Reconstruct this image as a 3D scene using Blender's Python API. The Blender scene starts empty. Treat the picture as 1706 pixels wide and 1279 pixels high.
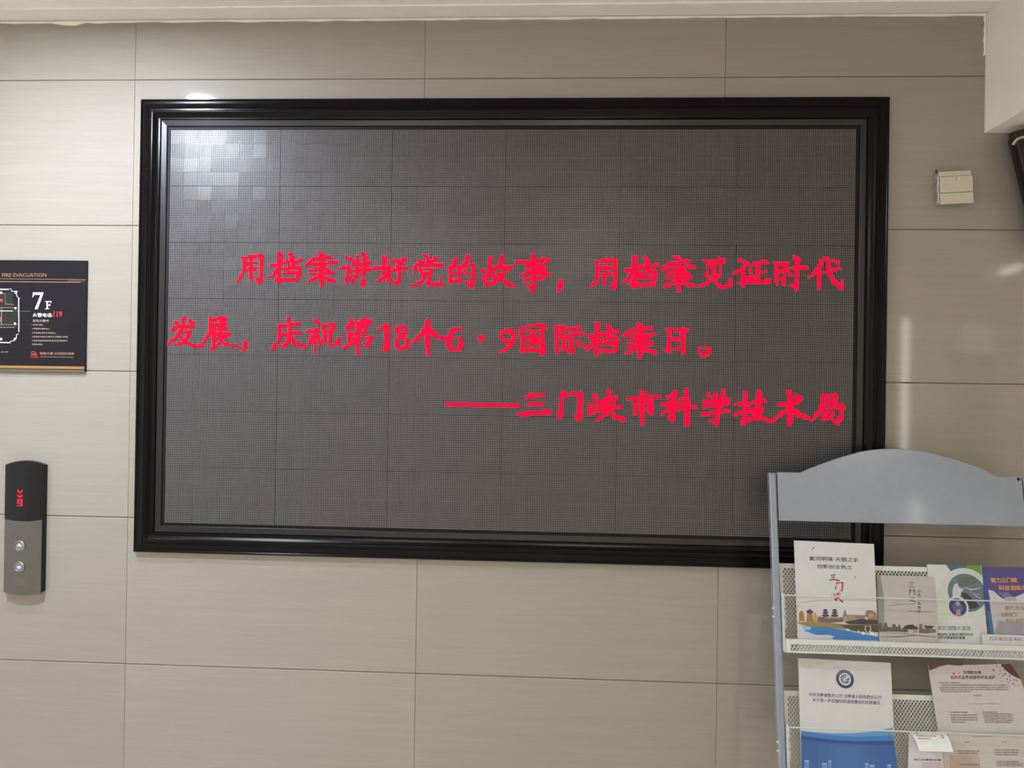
import bpy, bmesh, math, random
from mathutils import Vector, Matrix
random.seed(7)
PI = math.pi
SC = bpy.context.scene
COL = SC.collection

# ------------------------------------------------------------------ camera
CAM = Vector((0.34901, -2.05446, 1.57473))
RX = Vector((0.99868329, 0.0490454, 0.01504085))      # camera right
UP = Vector((-0.01486466, -0.00395522, 0.99988169))   # camera up
FW = Vector((-0.04909909, 0.99878872, 0.00322097))    # looking direction
FPX = 1282.0
cd = bpy.data.cameras.new('camera')
cam = bpy.data.objects.new('camera', cd); COL.objects.link(cam)
cd.sensor_width = 36.0; cd.lens = FPX / 1706.0 * 36.0
cd.clip_start = 0.02
m = Matrix.Identity(4)
for i in range(3):
    m[i][0] = RX[i]; m[i][1] = UP[i]; m[i][2] = -FW[i]; m[i][3] = CAM[i]
cam.matrix_world = m
SC.camera = cam

# ------------------------------------------------------------------ view, world
SC.view_settings.view_transform = 'Standard'
SC.view_settings.look = 'None'
SC.view_settings.gamma = 1.0
SC.view_settings.use_curve_mapping = False
SC.view_settings.exposure = 0.06
SC.cycles.max_bounces = 10
SC.cycles.diffuse_bounces = 6
SC.cycles.use_denoising = True
w = bpy.data.worlds.new('world'); SC.world = w; w.use_nodes = True
w.node_tree.nodes['Background'].inputs[0].default_value = (0.75, 0.88, 1.0, 1)
w.node_tree.nodes['Background'].inputs[1].default_value = 1.0

# light levels of the lamps and panes (used by the lamp builders below)
LAMP_COOL = ((0.85, 0.93, 1.07), 760.0)     # small round downlight close to the wall, left
FILL_WARM = ((1.0, 0.925, 0.83), 11.3)      # added square fill lamps deeper in the lobby
DAYLIGHT = ((0.97, 0.97, 0.90), 5.5)        # frosted window behind the camera

# ------------------------------------------------------------------ helpers
def tag(o, label=None, cat=None, group=None, kind=None):
    if label: o['label'] = label
    if cat: o['category'] = cat
    if group: o['group'] = group
    if kind: o['kind'] = kind
    return o

def empty(name, loc=(0, 0, 0), rot=(0, 0, 0)):
    o = bpy.data.objects.new(name, None); COL.objects.link(o)
    o.location = loc; o.rotation_euler = rot; o.empty_display_size = 0.05
    return o

def link(name, me, parent=None, loc=None, rot=None):
    o = bpy.data.objects.new(name, me); COL.objects.link(o)
    if parent: o.parent = parent
    if loc: o.location = loc
    if rot: o.rotation_euler = rot
    return o

class MB:
    """collects shapes for ONE mesh"""
    def __init__(s): s.v = []; s.f = []; s.mi = []; s.mats = []; s.sm = []
    def mat(s, m):
        if m not in s.mats: s.mats.append(m)
        return s.mats.index(m)
    def add(s, vs, fs, m, smooth=False):
        b = len(s.v); k = s.mat(m); s.v += [tuple(v) for v in vs]
        for f in fs: s.f.append([b + i for i in f]); s.mi.append(k); s.sm.append(smooth)
    def box(s, a, b, m, bev=0.0):
        x0, y0, z0 = [min(a[i], b[i]) for i in range(3)]; x1, y1, z1 = [max(a[i], b[i]) for i in range(3)]
        if bev <= 0:
            vs = [(x, y, z) for x in (x0, x1) for y in (y0, y1) for z in (z0, z1)]
            s.add(vs, [(0, 1, 3, 2), (4, 6, 7, 5), (0, 4, 5, 1), (2, 3, 7, 6), (0, 2, 6, 4), (1, 5, 7, 3)], m); return
        c = bev                                     # front (y0) face chamfered
        ring = lambda X0, X1, Z0, Z1, y: [(X0, y, Z0), (X1, y, Z0), (X1, y, Z1), (X0, y, Z1)]
        vs = ring(x0 + c, x1 - c, z0 + c, z1 - c, y0) + ring(x0, x1, z0, z1, y0 + c) + ring(x0, x1, z0, z1, y1)
        fs = [(0, 1, 2, 3), (11, 10, 9, 8)]
        for k in (0, 4):
            for i in range(4):
                j = (i + 1) % 4; fs.append((k + i, k + 4 + i, k + 4 + j, k + j))
        s.add(vs, fs, m)
    def prism(s, pts, y0, y1, m, bev=0.0, mside=None):
        """outline in x,z from y0 (front) to y1 (back); counter-clockwise seen from the front (-y)"""
        n = len(pts); fr = [(p[0], y0, p[1]) for p in pts]; bk = [(p[0], y1, p[1]) for p in pts]
        s.add(fr + bk, [tuple(range(n)), tuple(range(2 * n - 1, n - 1, -1))], m)
        fs = [(i, n + i, n + (i + 1) % n, (i + 1) % n) for i in range(n)]
        s.add(fr + bk, fs, mside or m)
    def tube(s, pts, r, m, n=10, cap=True):
        pts = [Vector(p) for p in pts]; vs = []; fs = []
        d0 = (pts[1] - pts[0]).normalized(); a = Vector((0, 0, 1)) if abs(d0.z) < .9 else Vector((1, 0, 0))
        u = d0.cross(a).normalized()
        for i, p in enumerate(pts):
            d = (pts[min(i + 1, len(pts) - 1)] - pts[max(i - 1, 0)]).normalized()
            u = (u - d * u.dot(d)).normalized(); v = d.cross(u)
            rr = r[i] if isinstance(r, (list, tuple)) else r
            for k in range(n):
                t = 2 * PI * k / n; vs.append(p + u * math.cos(t) * rr + v * math.sin(t) * rr)
        for i in range(len(pts) - 1):
            for k in range(n):
                fs.append((i * n + k, i * n + (k + 1) % n, (i + 1) * n + (k + 1) % n, (i + 1) * n + k))
        s.add(vs, fs, m, True)
        if cap:
            b = len(vs) - n
            s.add(vs, [tuple(range(n - 1, -1, -1)), tuple(range(b, b + n))], m)
    def ycyl(s, c, r, y0, y1, m, n=24, r1=None):
        """cylinder along y: front (y0) radius r1, back radius r"""
        r1 = r if r1 is None else r1
        fr = [(c[0] + r1 * math.cos(2 * PI * k / n), y0, c[1] + r1 * math.sin(2 * PI * k / n)) for k in range(n)]
        bk = [(c[0] + r * math.cos(2 * PI * k / n), y1, c[1] + r * math.sin(2 * PI * k / n)) for k in range(n)]
        s.add(fr + bk, [tuple(range(n)), tuple(range(2 * n - 1, n - 1, -1))], m)
        s.add(fr + bk, [(i, n + i, n + (i + 1) % n, (i + 1) % n) for i in range(n)], m, True)
    def ring(s, c, r0, r1, y, m, n=32, a0=0, a1=2 * PI):
        vs = []; fs = []; k = n if a1 - a0 < 2 * PI - 1e-6 else n
        for i in range(k + 1):
            t = a0 + (a1 - a0) * i / k
            vs += [(c[0] + r0 * math.cos(t), y, c[1] + r0 * math.sin(t)), (c[0] + r1 * math.cos(t), y, c[1] + r1 * math.sin(t))]
        for i in range(k): fs.append((2 * i, 2 * i + 1, 2 * i + 3, 2 * i + 2))
        s.add(vs, fs, m)
    def ribbon(s, pts, y, m):
        """brush stroke: pts (x, z, width), flat at depth y"""
        vs = []; n = len(pts)
        for i, p in enumerate(pts):
            a = pts[max(i - 1, 0)]; b = pts[min(i + 1, n - 1)]
            d = Vector((b[0] - a[0], b[1] - a[1])); d = d.normalized() if d.length > 0 else Vector((1, 0))
            e = Vector((-d.y, d.x)) * p[2] / 2
            vs += [(p[0] + e.x, y, p[1] + e.y), (p[0] - e.x, y, p[1] - e.y)]
        s.add(vs, [(2 * i, 2 * i + 1, 2 * i + 3, 2 * i + 2) for i in range(n - 1)], m)
    def mesh(s, name):
        me = bpy.data.meshes.new(name); me.from_pydata(s.v, [], s.f)
        for m in s.mats: me.materials.append(m)
        me.polygons.foreach_set('material_index', s.mi)
        me.polygons.foreach_set('use_smooth', s.sm)
        me.update(); return me
    def build(s, name, parent=None, loc=None, rot=None):
        return link(name, s.mesh(name), parent, loc, rot)

def lin(c):
    return tuple((x / 255 / 12.92) if x <= 10.3 else ((x / 255 + .055) / 1.055) ** 2.4 for x in c)

MC = {}
def mat(name, rgb, rough=.5, metal=0.0, spec=.5, var=.04, scale=30.0, bump=0.0, emit=None, coat=0.0):
    """procedural surface: base colour with fine noise mottling, optional fine relief"""
    if name in MC: return MC[name]
    M = bpy.data.materials.new(name); M.use_nodes = True; MC[name] = M
    N = M.node_tree.nodes; L = M.node_tree.links; B = N['Principled BSDF']
    c = tuple(rgb)
    B.inputs['Roughness'].default_value = rough; B.inputs['Metallic'].default_value = metal
    B.inputs['Specular IOR Level'].default_value = spec
    B.inputs['Coat Weight'].default_value = coat; B.inputs['Coat Roughness'].default_value = .08
    if emit:
        B.inputs['Emission Color'].default_value = tuple(emit[0]) + (1,)
        B.inputs['Emission Strength'].default_value = emit[1]
    tc = N.new('ShaderNodeTexCoord'); nz = N.new('ShaderNodeTexNoise')
    nz.inputs['Scale'].default_value = scale; nz.inputs['Detail'].default_value = 3
    L.new(tc.outputs['Object'], nz.inputs['Vector'])
    mr = N.new('ShaderNodeMapRange'); mr.inputs['To Min'].default_value = 1 - var; mr.inputs['To Max'].default_value = 1 + var
    mr.inputs['From Min'].default_value = .3; mr.inputs['From Max'].default_value = .7
    L.new(nz.outputs['Fac'], mr.inputs['Value'])
    hs = N.new('ShaderNodeHueSaturation'); hs.inputs['Color'].default_value = c + (1,)
    L.new(mr.outputs['Result'], hs.inputs['Value']); L.new(hs.outputs['Color'], B.inputs['Base Color'])
    if bump:
        bp = N.new('ShaderNodeBump'); bp.inputs['Strength'].default_value = bump; bp.inputs['Distance'].default_value = .001
        L.new(nz.outputs['Fac'], bp.inputs['Height']); L.new(bp.outputs['Normal'], B.inputs['Normal'])
    return M

def flat(rgb, rough=.45):
    """printing ink of one colour (0-255 sRGB)"""
    return mat('ink_%02x%02x%02x' % tuple(int(v) for v in rgb), lin(rgb), rough, 0, .4, .02, 60)

# wall tile: glazed porcelain with fine horizontal linen streaks
def tile_material():
    M = bpy.data.materials.new('linen_porcelain'); M.use_nodes = True
    N = M.node_tree.nodes; L = M.node_tree.links; B = N['Principled BSDF']
    geo = N.new('ShaderNodeNewGeometry'); oi = N.new('ShaderNodeObjectInfo')
    off = N.new('ShaderNodeVectorMath'); off.operation = 'MULTIPLY_ADD'
    cx = N.new('ShaderNodeCombineXYZ'); L.new(oi.outputs['Random'], cx.inputs['X']); L.new(oi.outputs['Random'], cx.inputs['Z'])
    L.new(cx.outputs[0], off.inputs[0]); off.inputs[1].default_value = (17, 5, 31); L.new(geo.outputs['Position'], off.inputs[2])
    def streak(sx, sz, det):
        mp = N.new('ShaderNodeMapping'); mp.inputs['Scale'].default_value = (sx, 1, sz)
        L.new(off.outputs[0], mp.inputs['Vector'])
        n = N.new('ShaderNodeTexNoise'); n.inputs['Scale'].default_value = 1; n.inputs['Detail'].default_value = det
        L.new(mp.outputs[0], n.inputs['Vector']); return n.outputs['Fac']
    a = streak(7, 260, 2); b = streak(2.2, 60, 3); c = streak(60, 60, 2)
    ad = N.new('ShaderNodeMath'); ad.operation = 'ADD'; L.new(a, ad.inputs[0]); L.new(b, ad.inputs[1])
    ad2 = N.new('ShaderNodeMath'); ad2.operation = 'MULTIPLY_ADD'; L.new(c, ad2.inputs[0]); ad2.inputs[1].default_value = .25; L.new(ad.outputs[0], ad2.inputs[2])
    cr = N.new('ShaderNodeValToRGB')
    cr.color_ramp.elements[0].position = .35; cr.color_ramp.elements[0].color = (*[v * .93 for v in TILE], 1)
    cr.color_ramp.elements[1].position = .8; cr.color_ramp.elements[1].color = (*[v * 1.07 for v in TILE], 1)
    h = N.new('ShaderNodeMath'); h.operation = 'MULTIPLY'; h.inputs[1].default_value = .5; L.new(ad2.outputs[0], h.inputs[0])
    L.new(h.outputs[0], cr.inputs['Fac'])
    hs = N.new('ShaderNodeHueSaturation'); L.new(cr.outputs['Color'], hs.inputs['Color'])
    mr = N.new('ShaderNodeMapRange'); mr.inputs['To Min'].default_value = .97; mr.inputs['To Max'].default_value = 1.03
    L.new(oi.outputs['Random'], mr.inputs['Value']); L.new(mr.outputs[0], hs.inputs['Value'])
    L.new(hs.outputs['Color'], B.inputs['Base Color'])
    bp = N.new('ShaderNodeBump'); bp.inputs['Strength'].default_value = .12; bp.inputs['Distance'].default_value = .0004
    L.new(ad.outputs[0], bp.inputs['Height']); L.new(bp.outputs['Normal'], B.inputs['Normal'])
    B.inputs['Roughness'].default_value = .42
    B.inputs['Specular IOR Level'].default_value = .10
    B.inputs['Coat Weight'].default_value = 1.0; B.inputs['Coat Roughness'].default_value = .05; B.inputs['Coat IOR'].default_value = 1.5
    return M
TILE = (.315, .288, .249)
m_tile = tile_material()
m_plaster = mat('white_plaster', (.88, .855, .79), .85, 0, .2, .03, 8, .3)
m_grout = mat('grey_grout', (.24, .22, .19), .9, 0, .2)
m_floor = mat('polished_floor', (.74, .71, .65), .22, 0, .5, .08, 3)
m_door = mat('grey_green_door', (.16, .19, .16), .35)
m_jamb = mat('pale_jamb', (.62, .62, .56), .4)

# ------------------------------------------------------------------ room
RX0, RX1, RY, RH = -2.6, 3.9, -4.2, 2.562
def struct(name, mb, parent=None): return tag(mb.build(name, parent), kind='structure')
b = MB(); b.box((RX0 - .1, RY - .1, -.1), (RX1 + .1, .12, 0), m_floor); struct('floor', b)
b = MB(); b.box((RX0 - .1, RY - .1, RH), (RX1 + .1, .12, RH + .1), m_plaster); struct('ceiling', b)
b = MB(); b.box((RX0 - .1, RY, 0), (RX0, .12, RH), m_plaster); struct('wall_left', b)
b = MB(); b.box((RX1, RY, 0), (RX1 + .1, .12, RH), m_plaster); struct('wall_right', b)
# wall behind the camera, with a window opening and a door opening
WX0, WX1, WZ0, WZ1 = 3.10, 3.24, .95, 2.20
DX0, DX1, DZ = 3.55, 3.86, 2.15
b = MB(); P = m_plaster
b.box((RX0, RY - .1, 0), (WX0, RY, RH), P); b.box((WX0, RY - .1, 0), (WX1, RY, WZ0), P); b.box((WX0, RY - .1, WZ1), (WX1, RY, RH), P)
b.box((WX1, RY - .1, 0), (DX0, RY, RH), P); b.box((DX0, RY - .1, DZ), (DX1, RY, RH), P); b.box((DX1, RY - .1, 0), (RX1, RY, RH), P)
struct('wall_front', b)
m_day = mat('frosted_daylit_glass', (.8, .85, .9), .6, 0, .5, .02, 10, 0, DAYLIGHT)
b = MB(); b.box((WX0, RY - .06, WZ0), (WX1, RY - .05, WZ1), m_day); win = struct('window_1', b)
b = MB()
for (a, c) in (((WX0, WZ0), (WX0 + .03, WZ1)), ((WX1 - .03, WZ0), (WX1, WZ1)), ((WX0 + .03, WZ0), (WX1 - .03, WZ0 + .03)), ((WX0 + .03, WZ1 - .03), (WX1 - .03, WZ1))):
    b.box((a[0], RY - .05, a[1]), (c[0], RY + .005, c[1]), m_jamb)
b.build('window_frame', win)
b = MB(); b.box((DX0 + .02, RY - .07, .005), (DX1, RY - .03, 1.89), m_door); dr = struct('door_1', b)
b = MB(); b.box((DX0 + .02, RY - .06, 1.895), (DX1, RY - .05, DZ - .02), mat('dim_transom_glass', (.7, .75, .7), .5, 0, .5, .02, 10, 0, ((.9, .97, .9), .75))); b.build('transom_pane', dr)
b = MB()
b.box((DX0 - .05, RY - .08, 0), (DX0 + .02, RY + .02, DZ + .05), m_jamb); b.box((DX0 + .02, RY - .08, DZ - .02), (DX1 + .03, RY + .02, DZ + .05), m_jamb)
b.build('door_frame', dr)
b = MB(); b.tube([(DX0 + .07, RY - .03, 1.02), (DX0 + .07, RY + .03, 1.02), (DX0 + .17, RY + .03, 1.02)], .009, mat('brushed_steel', (.35, .33, .31), .32, 1.0, .5, .03, 200)); b.build('door_handle', dr)
# transom light high in the right wall
b = MB(); b.box((RX1 - .006, -4.19, 2.51), (RX1 - .001, -3.93, 2.557), m_day); struct('window_2', b)

# the wall of the photograph: backing plus one object per tile
b = MB(); b.box((RX0, .010, 0), (RX1, .12, RH), m_grout); wall = struct('wall_back', b)
tcache = {}
xs = [-2.6] + [-1.6 + .8 * i for i in range(7)] + [3.9]
xs = [-2.6, -2.4, -1.6, -.8, 0, .8, 1.6, 2.4, 3.2, 3.9]
zs = [0, .4, .8, 1.2, 1.6, 2.0, 2.4, RH]
rt = random.Random(3)
for i in range(len(xs) - 1):
    for j in range(len(zs) - 1):
        wdt, hgt = xs[i + 1] - xs[i], zs[j + 1] - zs[j]
        key = (round(wdt, 3), round(hgt, 3))
        if key not in tcache:
            t = MB(); g = .0008
            a_, e_ = wdt / 2 - .0003, hgt / 2 - g; bx_, bz_ = .0003, .0017
            t.add([(-a_ + bx_, 0, -e_ + bz_), (a_ - bx_, 0, -e_ + bz_), (a_ - bx_, 0, e_ - bz_), (-a_ + bx_, 0, e_ - bz_), (-a_, .0012, -e_), (a_, .0012, -e_), (a_, .0012, e_), (-a_, .0012, e_),
                   (-a_, .0098, -e_), (a_, .0098, -e_), (a_, .0098, e_), (-a_, .0098, e_)],
                  [(0, 1, 2, 3), (11, 10, 9, 8)] + [(k + i_, k + 4 + i_, k + 4 + (i_ + 1) % 4, k + (i_ + 1) % 4) for k in (0, 4) for i_ in range(4)], m_tile); tcache[key] = t.mesh('tile')
        link('tile', tcache[key], wall, ((xs[i] + xs[i + 1]) / 2, rt.uniform(0, .0004), (zs[j] + zs[j + 1]) / 2))

# ceiling edge: hand-smeared plaster bead along the tile top
b = MB(); rb = random.Random(5); n = 120
vs = []; fs = []
for i in range(n + 1):
    x = RX0 + (1.467 - RX0) * i / n; d = .004 + rb.random() * .003 + (.006 if 18 < i < 21 or 46 < i < 49 else 0)
    vs += [(x, 0, RH - d), (x, -.006 - rb.random() * .002, RH - .002), (x, 0, RH)]
for i in range(n):
    for k in range(2): fs.append((3 * i + k, 3 * i + k + 1, 3 * i + 4 + k, 3 * i + 3 + k))
b.add(vs, fs, m_plaster); tag(b.build('trim_1'), kind='structure')
# shallow step in the plaster ceiling next to the wall
b = MB(); b.box((RX0, -.075, RH - .004), (1.467, -.03, RH + .001), m_plaster); tag(b.build('trim_2'), kind='structure')

# boxed beam running out from the wall on the right
BX, BZ = 1.467, 2.251
b = MB(); b.box((BX, RY, BZ), (BX + .5, 0, RH), m_plaster); struct('trim_3', b)
b = MB()    # smeared filler down the beam's corner with the tiles
vs = []; fs = []; zz = [RH - .11 * i / 14 for i in range(15)]
for z in zz: vs += [(BX - .004 - rb.random() * .003, -.0004, z), (BX - .0015, -.004, z), (BX, -.0002, z)]
for i in range(14):
    for k in range(2): fs.append((3 * i + k, 3 * i + 3 + k, 3 * i + 4 + k, 3 * i + 1 + k))
b.add(vs, fs, m_plaster); tag(b.build('trim_4'), kind='structure')

# ------------------------------------------------------------------ lamps
m_lampbody = mat('lamp_trim', (.7, .7, .7), .4)
def round_lamp(x, y, rad, colour, label):
    t = empty('ceiling_downlight', (x, y, RH)); tag(t, label, 'lamp')
    n = 32; ring_ = lambda R_, z: [(R_ * math.cos(2 * PI * k / n), R_ * math.sin(2 * PI * k / n), z) for k in range(n)]
    a = MB(); a.add(ring_(rad + .018, 0) + ring_(rad + .016, -.006) + ring_(rad, -.006), [(c + k, c + n + k, c + n + (k + 1) % n, c + (k + 1) % n) for c in (0, n) for k in range(n)], m_lampbody); a.build('lamp_ring', t)
    a = MB(); a.add(ring_(rad, -.0055), [tuple(range(n - 1, -1, -1))], mat('cool_lamp_glow', (.8, .8, .8), .5, 0, .5, .0, 5, 0, colour)); a.build('diffuser', t)
def fill_lamp(x, y, sx, sy, drop, colour, label, group):
    """added fill lamp, a surface mounted opal box: glows downwards and from its sides"""
    t = empty('fill_light', (x, y, RH)); tag(t, label, 'lamp', group)
    a = MB(); a.box((-sx / 2 - .01, -sy / 2 - .01, -.008), (sx / 2 + .01, sy / 2 + .01, 0), m_lampbody); a.build('lamp_base', t)
    a = MB(); a.box((-sx / 2, -sy / 2, -drop), (sx / 2, sy / 2, -.008), mat('warm_fill_glow', (.8, .8, .8), .5, 0, .5, .0, 5, 0, colour)); a.build('diffuser', t)
round_lamp(-1.05, -1.0, .065, LAMP_COOL, 'cool white round downlight close to the tiled wall at the left')
round_lamp(-.88, -.585, .045, ((.85, .93, 1.1), 110.0), 'tiny bluish spotlight nearest the tiled wall above the display corner')
for (x, y, w_) in ((-.7, -3.3, 'at the left of the row opposite the display'), (.6, -3.3, 'in the middle of the row opposite the display'), (2.33, -3.2, 'at the right of the row, beyond the boxed beam')):  # unseen lamps behind the camera, added to raise the ambient light
    fill_lamp(x, y, .6 if x < 1 else .36, .6, .07, FILL_WARM, 'added warm square fill lamp ' + w_, 'added warm fill lamps')

def survey(x, y, p0, nrm):
    """meets the line of sight of a measured image point with a real plane"""
    d = FW + RX * ((x - 853) / FPX) - UP * ((y - 639.5) / FPX)
    t = (Vector(p0) - CAM).dot(nrm) / d.dot(nrm); return CAM + d * t

# ------------------------------------------------------------------ LED message board
board = empty('led_message_board', (.222, 0, 1.11)); tag(board, 'wide black-framed LED message board with three lines of red Chinese text', 'display')
def bp_(x, y, z): return (x - .222, y, z - 1.11)     # board-local
class BMB(MB):
    def build(s, name, parent=None, **k):
        if parent is board: s.v = [bp_(*v) for v in s.v]
        return MB.build(s, name, parent, **k)
FX0, FX1, FZ0, FZ1 = -.7765, 1.2210, 1.1095, 2.3425     # outer frame
LX0, LX1, LZ0, LZ1 = -.6948, 1.1391, 1.1891, 2.2609     # lit area
m_rail = mat('black_brown_lacquer', (.0035, .0022, .003), .20, 0, .17, .15, 12)
m_strip = mat('dark_anodised_strip', (.010, .009, .012), .26, 0, .5, .1, 40)
m_black = mat('black_board', (.004, .004, .004), .6, 0, .3)
def rails(name, prof, mt):
    """four mitred lengths of moulding; prof = (inset mm, proud mm)"""
    co = [(FX0, FZ0, 1, 1), (FX1, FZ0, -1, 1), (FX1, FZ1, -1, -1), (FX0, FZ1, 1, -1)]
    for k in range(4):
        a, c = co[k], co[(k + 1) % 4]; vs = []
        for (x, z, sx, sz) in (a, c):
            vs += [(x + sx * i / 1000, -d / 1000, z + sz * i / 1000) for i, d in prof]
        n = len(prof); q = BMB(); q.add(vs, [(i, n + i, n + i + 1, i + 1) for i in range(n - 1)] + [(n - 1, 2 * n - 1, n, 0)], mt)
        q.build(name, board)
rails('frame_rail', [(0, 0), (0, 11), (2, 13), (5, 13.6), (6.5, 12.2), (7, 11.4), (12, 11.6), (18, 12.6), (23, 14.4), (25, 17.0), (27, 17.4), (28, 16.0), (32, 16.2), (35, 18.2), (37, 18.0), (39, 15.5), (45, 11.0), (50, 9.4), (54, 9.0), (55, 0)], m_rail)
rails('inner_strip', [(55.2, 0), (55.2, 6.2), (58, 6.8), (70.5, 5.0), (71.7, 4.4), (71.7, 0)], m_strip)
q = BMB(); q.box((FX0 + .055, -.0012, FZ0 + .055), (FX1 - .055, -.0002, FZ1 - .055), m_black); q.build('backing_board', board)

m_face = mat('led_black_face', (.006, .0055, .0055), .45, 0, .3, .1, 300)
m_dot = mat('led_dot_epoxy', (.185, .172, .178), .26, 0, .6, .05, 120)
PX = (LX1 - LX0) / 384; PZ = (LZ1 - LZ0) / 224
def block_shapes(mb, cx, cz, tx, tz, g=.0003):
    """one 8 x 8 dot matrix block centred at cx,cz; tx,tz small tilts"""
    W_, H_ = PX * 4 - g, PZ * 4 - g; yf = lambda x, z: -.0036 + tx * (x - cx) + tz * (z - cz)
    c = [(-W_, -H_), (W_, -H_), (W_, H_), (-W_, H_)]
    fr = [(cx + a, yf(cx + a, cz + b_), cz + b_) for a, b_ in c]; bk = [(cx + a, -.0022, cz + b_) for a, b_ in c]
    mb.add(fr + bk, [(0, 1, 2, 3)] + [(i, 4 + i, 4 + (i + 1) % 4, (i + 1) % 4) for i in range(4)], m_face)
    vs = []; fs = []; r = .0036 / 2
    for i in range(8):
        for j in range(8):
            x = cx + (i - 3.5) * PX; z = cz + (j - 3.5) * PZ; b_ = len(vs)
            for k in range(8):
                t = PI / 8 + k * PI / 4; X, Z = x + r * math.cos(t) * 1.04, z + r * math.sin(t)
                vs.append((X, yf(X, Z) - .00025, Z))
            fs.append(tuple(range(b_, b_ + 8)))
    mb.add(vs, fs, m_dot)
blk = MB(); block_shapes(blk, 0, 0, 0, 0); blk_me = blk.mesh('dot_matrix_block')
rr = random.Random(11)
def variant(k):
    r_ = random.Random(100 + k); v = MB()
    for i in range(8):
        for j in range(4): block_shapes(v, (i - 3.5) * 8 * PX, (j - 1.5) * 8 * PZ, r_.gauss(0, .010), r_.gauss(0, .010))
    return v.mesh('dot_matrix_blocks')
vars_ = [variant(k) for k in range(6)]
md = MB(); md.box((-32 * PX + .0005, -.0022, -16 * PZ + .0005), (32 * PX - .0005, -.0014, 16 * PZ - .0005), m_black); md_me = md.mesh('led_module')
single = {(4, r_) for r_ in range(4)} | {(5, r_) for r_ in range(5)}
for c_ in range(6):
    for r_ in range(7):
        o = link('led_module', md_me, board, bp_(LX0 + (c_ + .5) * 64 * PX, rr.uniform(-.0003, 0), LZ0 + (r_ + .5) * 32 * PZ), (rr.gauss(0, .001), 0, rr.gauss(0, .001))); o.scale = (.9980, 1, .9962)
        if (c_, r_ - 2) in single:
            for i in range(8):
                for j in range(4):
                    link('dot_matrix_block', blk_me, o, ((i - 3.5) * 8 * PX, 0, (j - 1.5) * 8 * PZ), (rr.gauss(0, .010), 0, rr.gauss(0, .010)))
        else:
            k = link('dot_matrix_blocks', rr.choice(vars_), o); k['kind'] = 'stuff'
m_lit = mat('lit_red_led', (.02, .0, .001), .8, 0, .1, 0, 10, 0, ((1.0, .0008, .040), 1.25))

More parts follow.
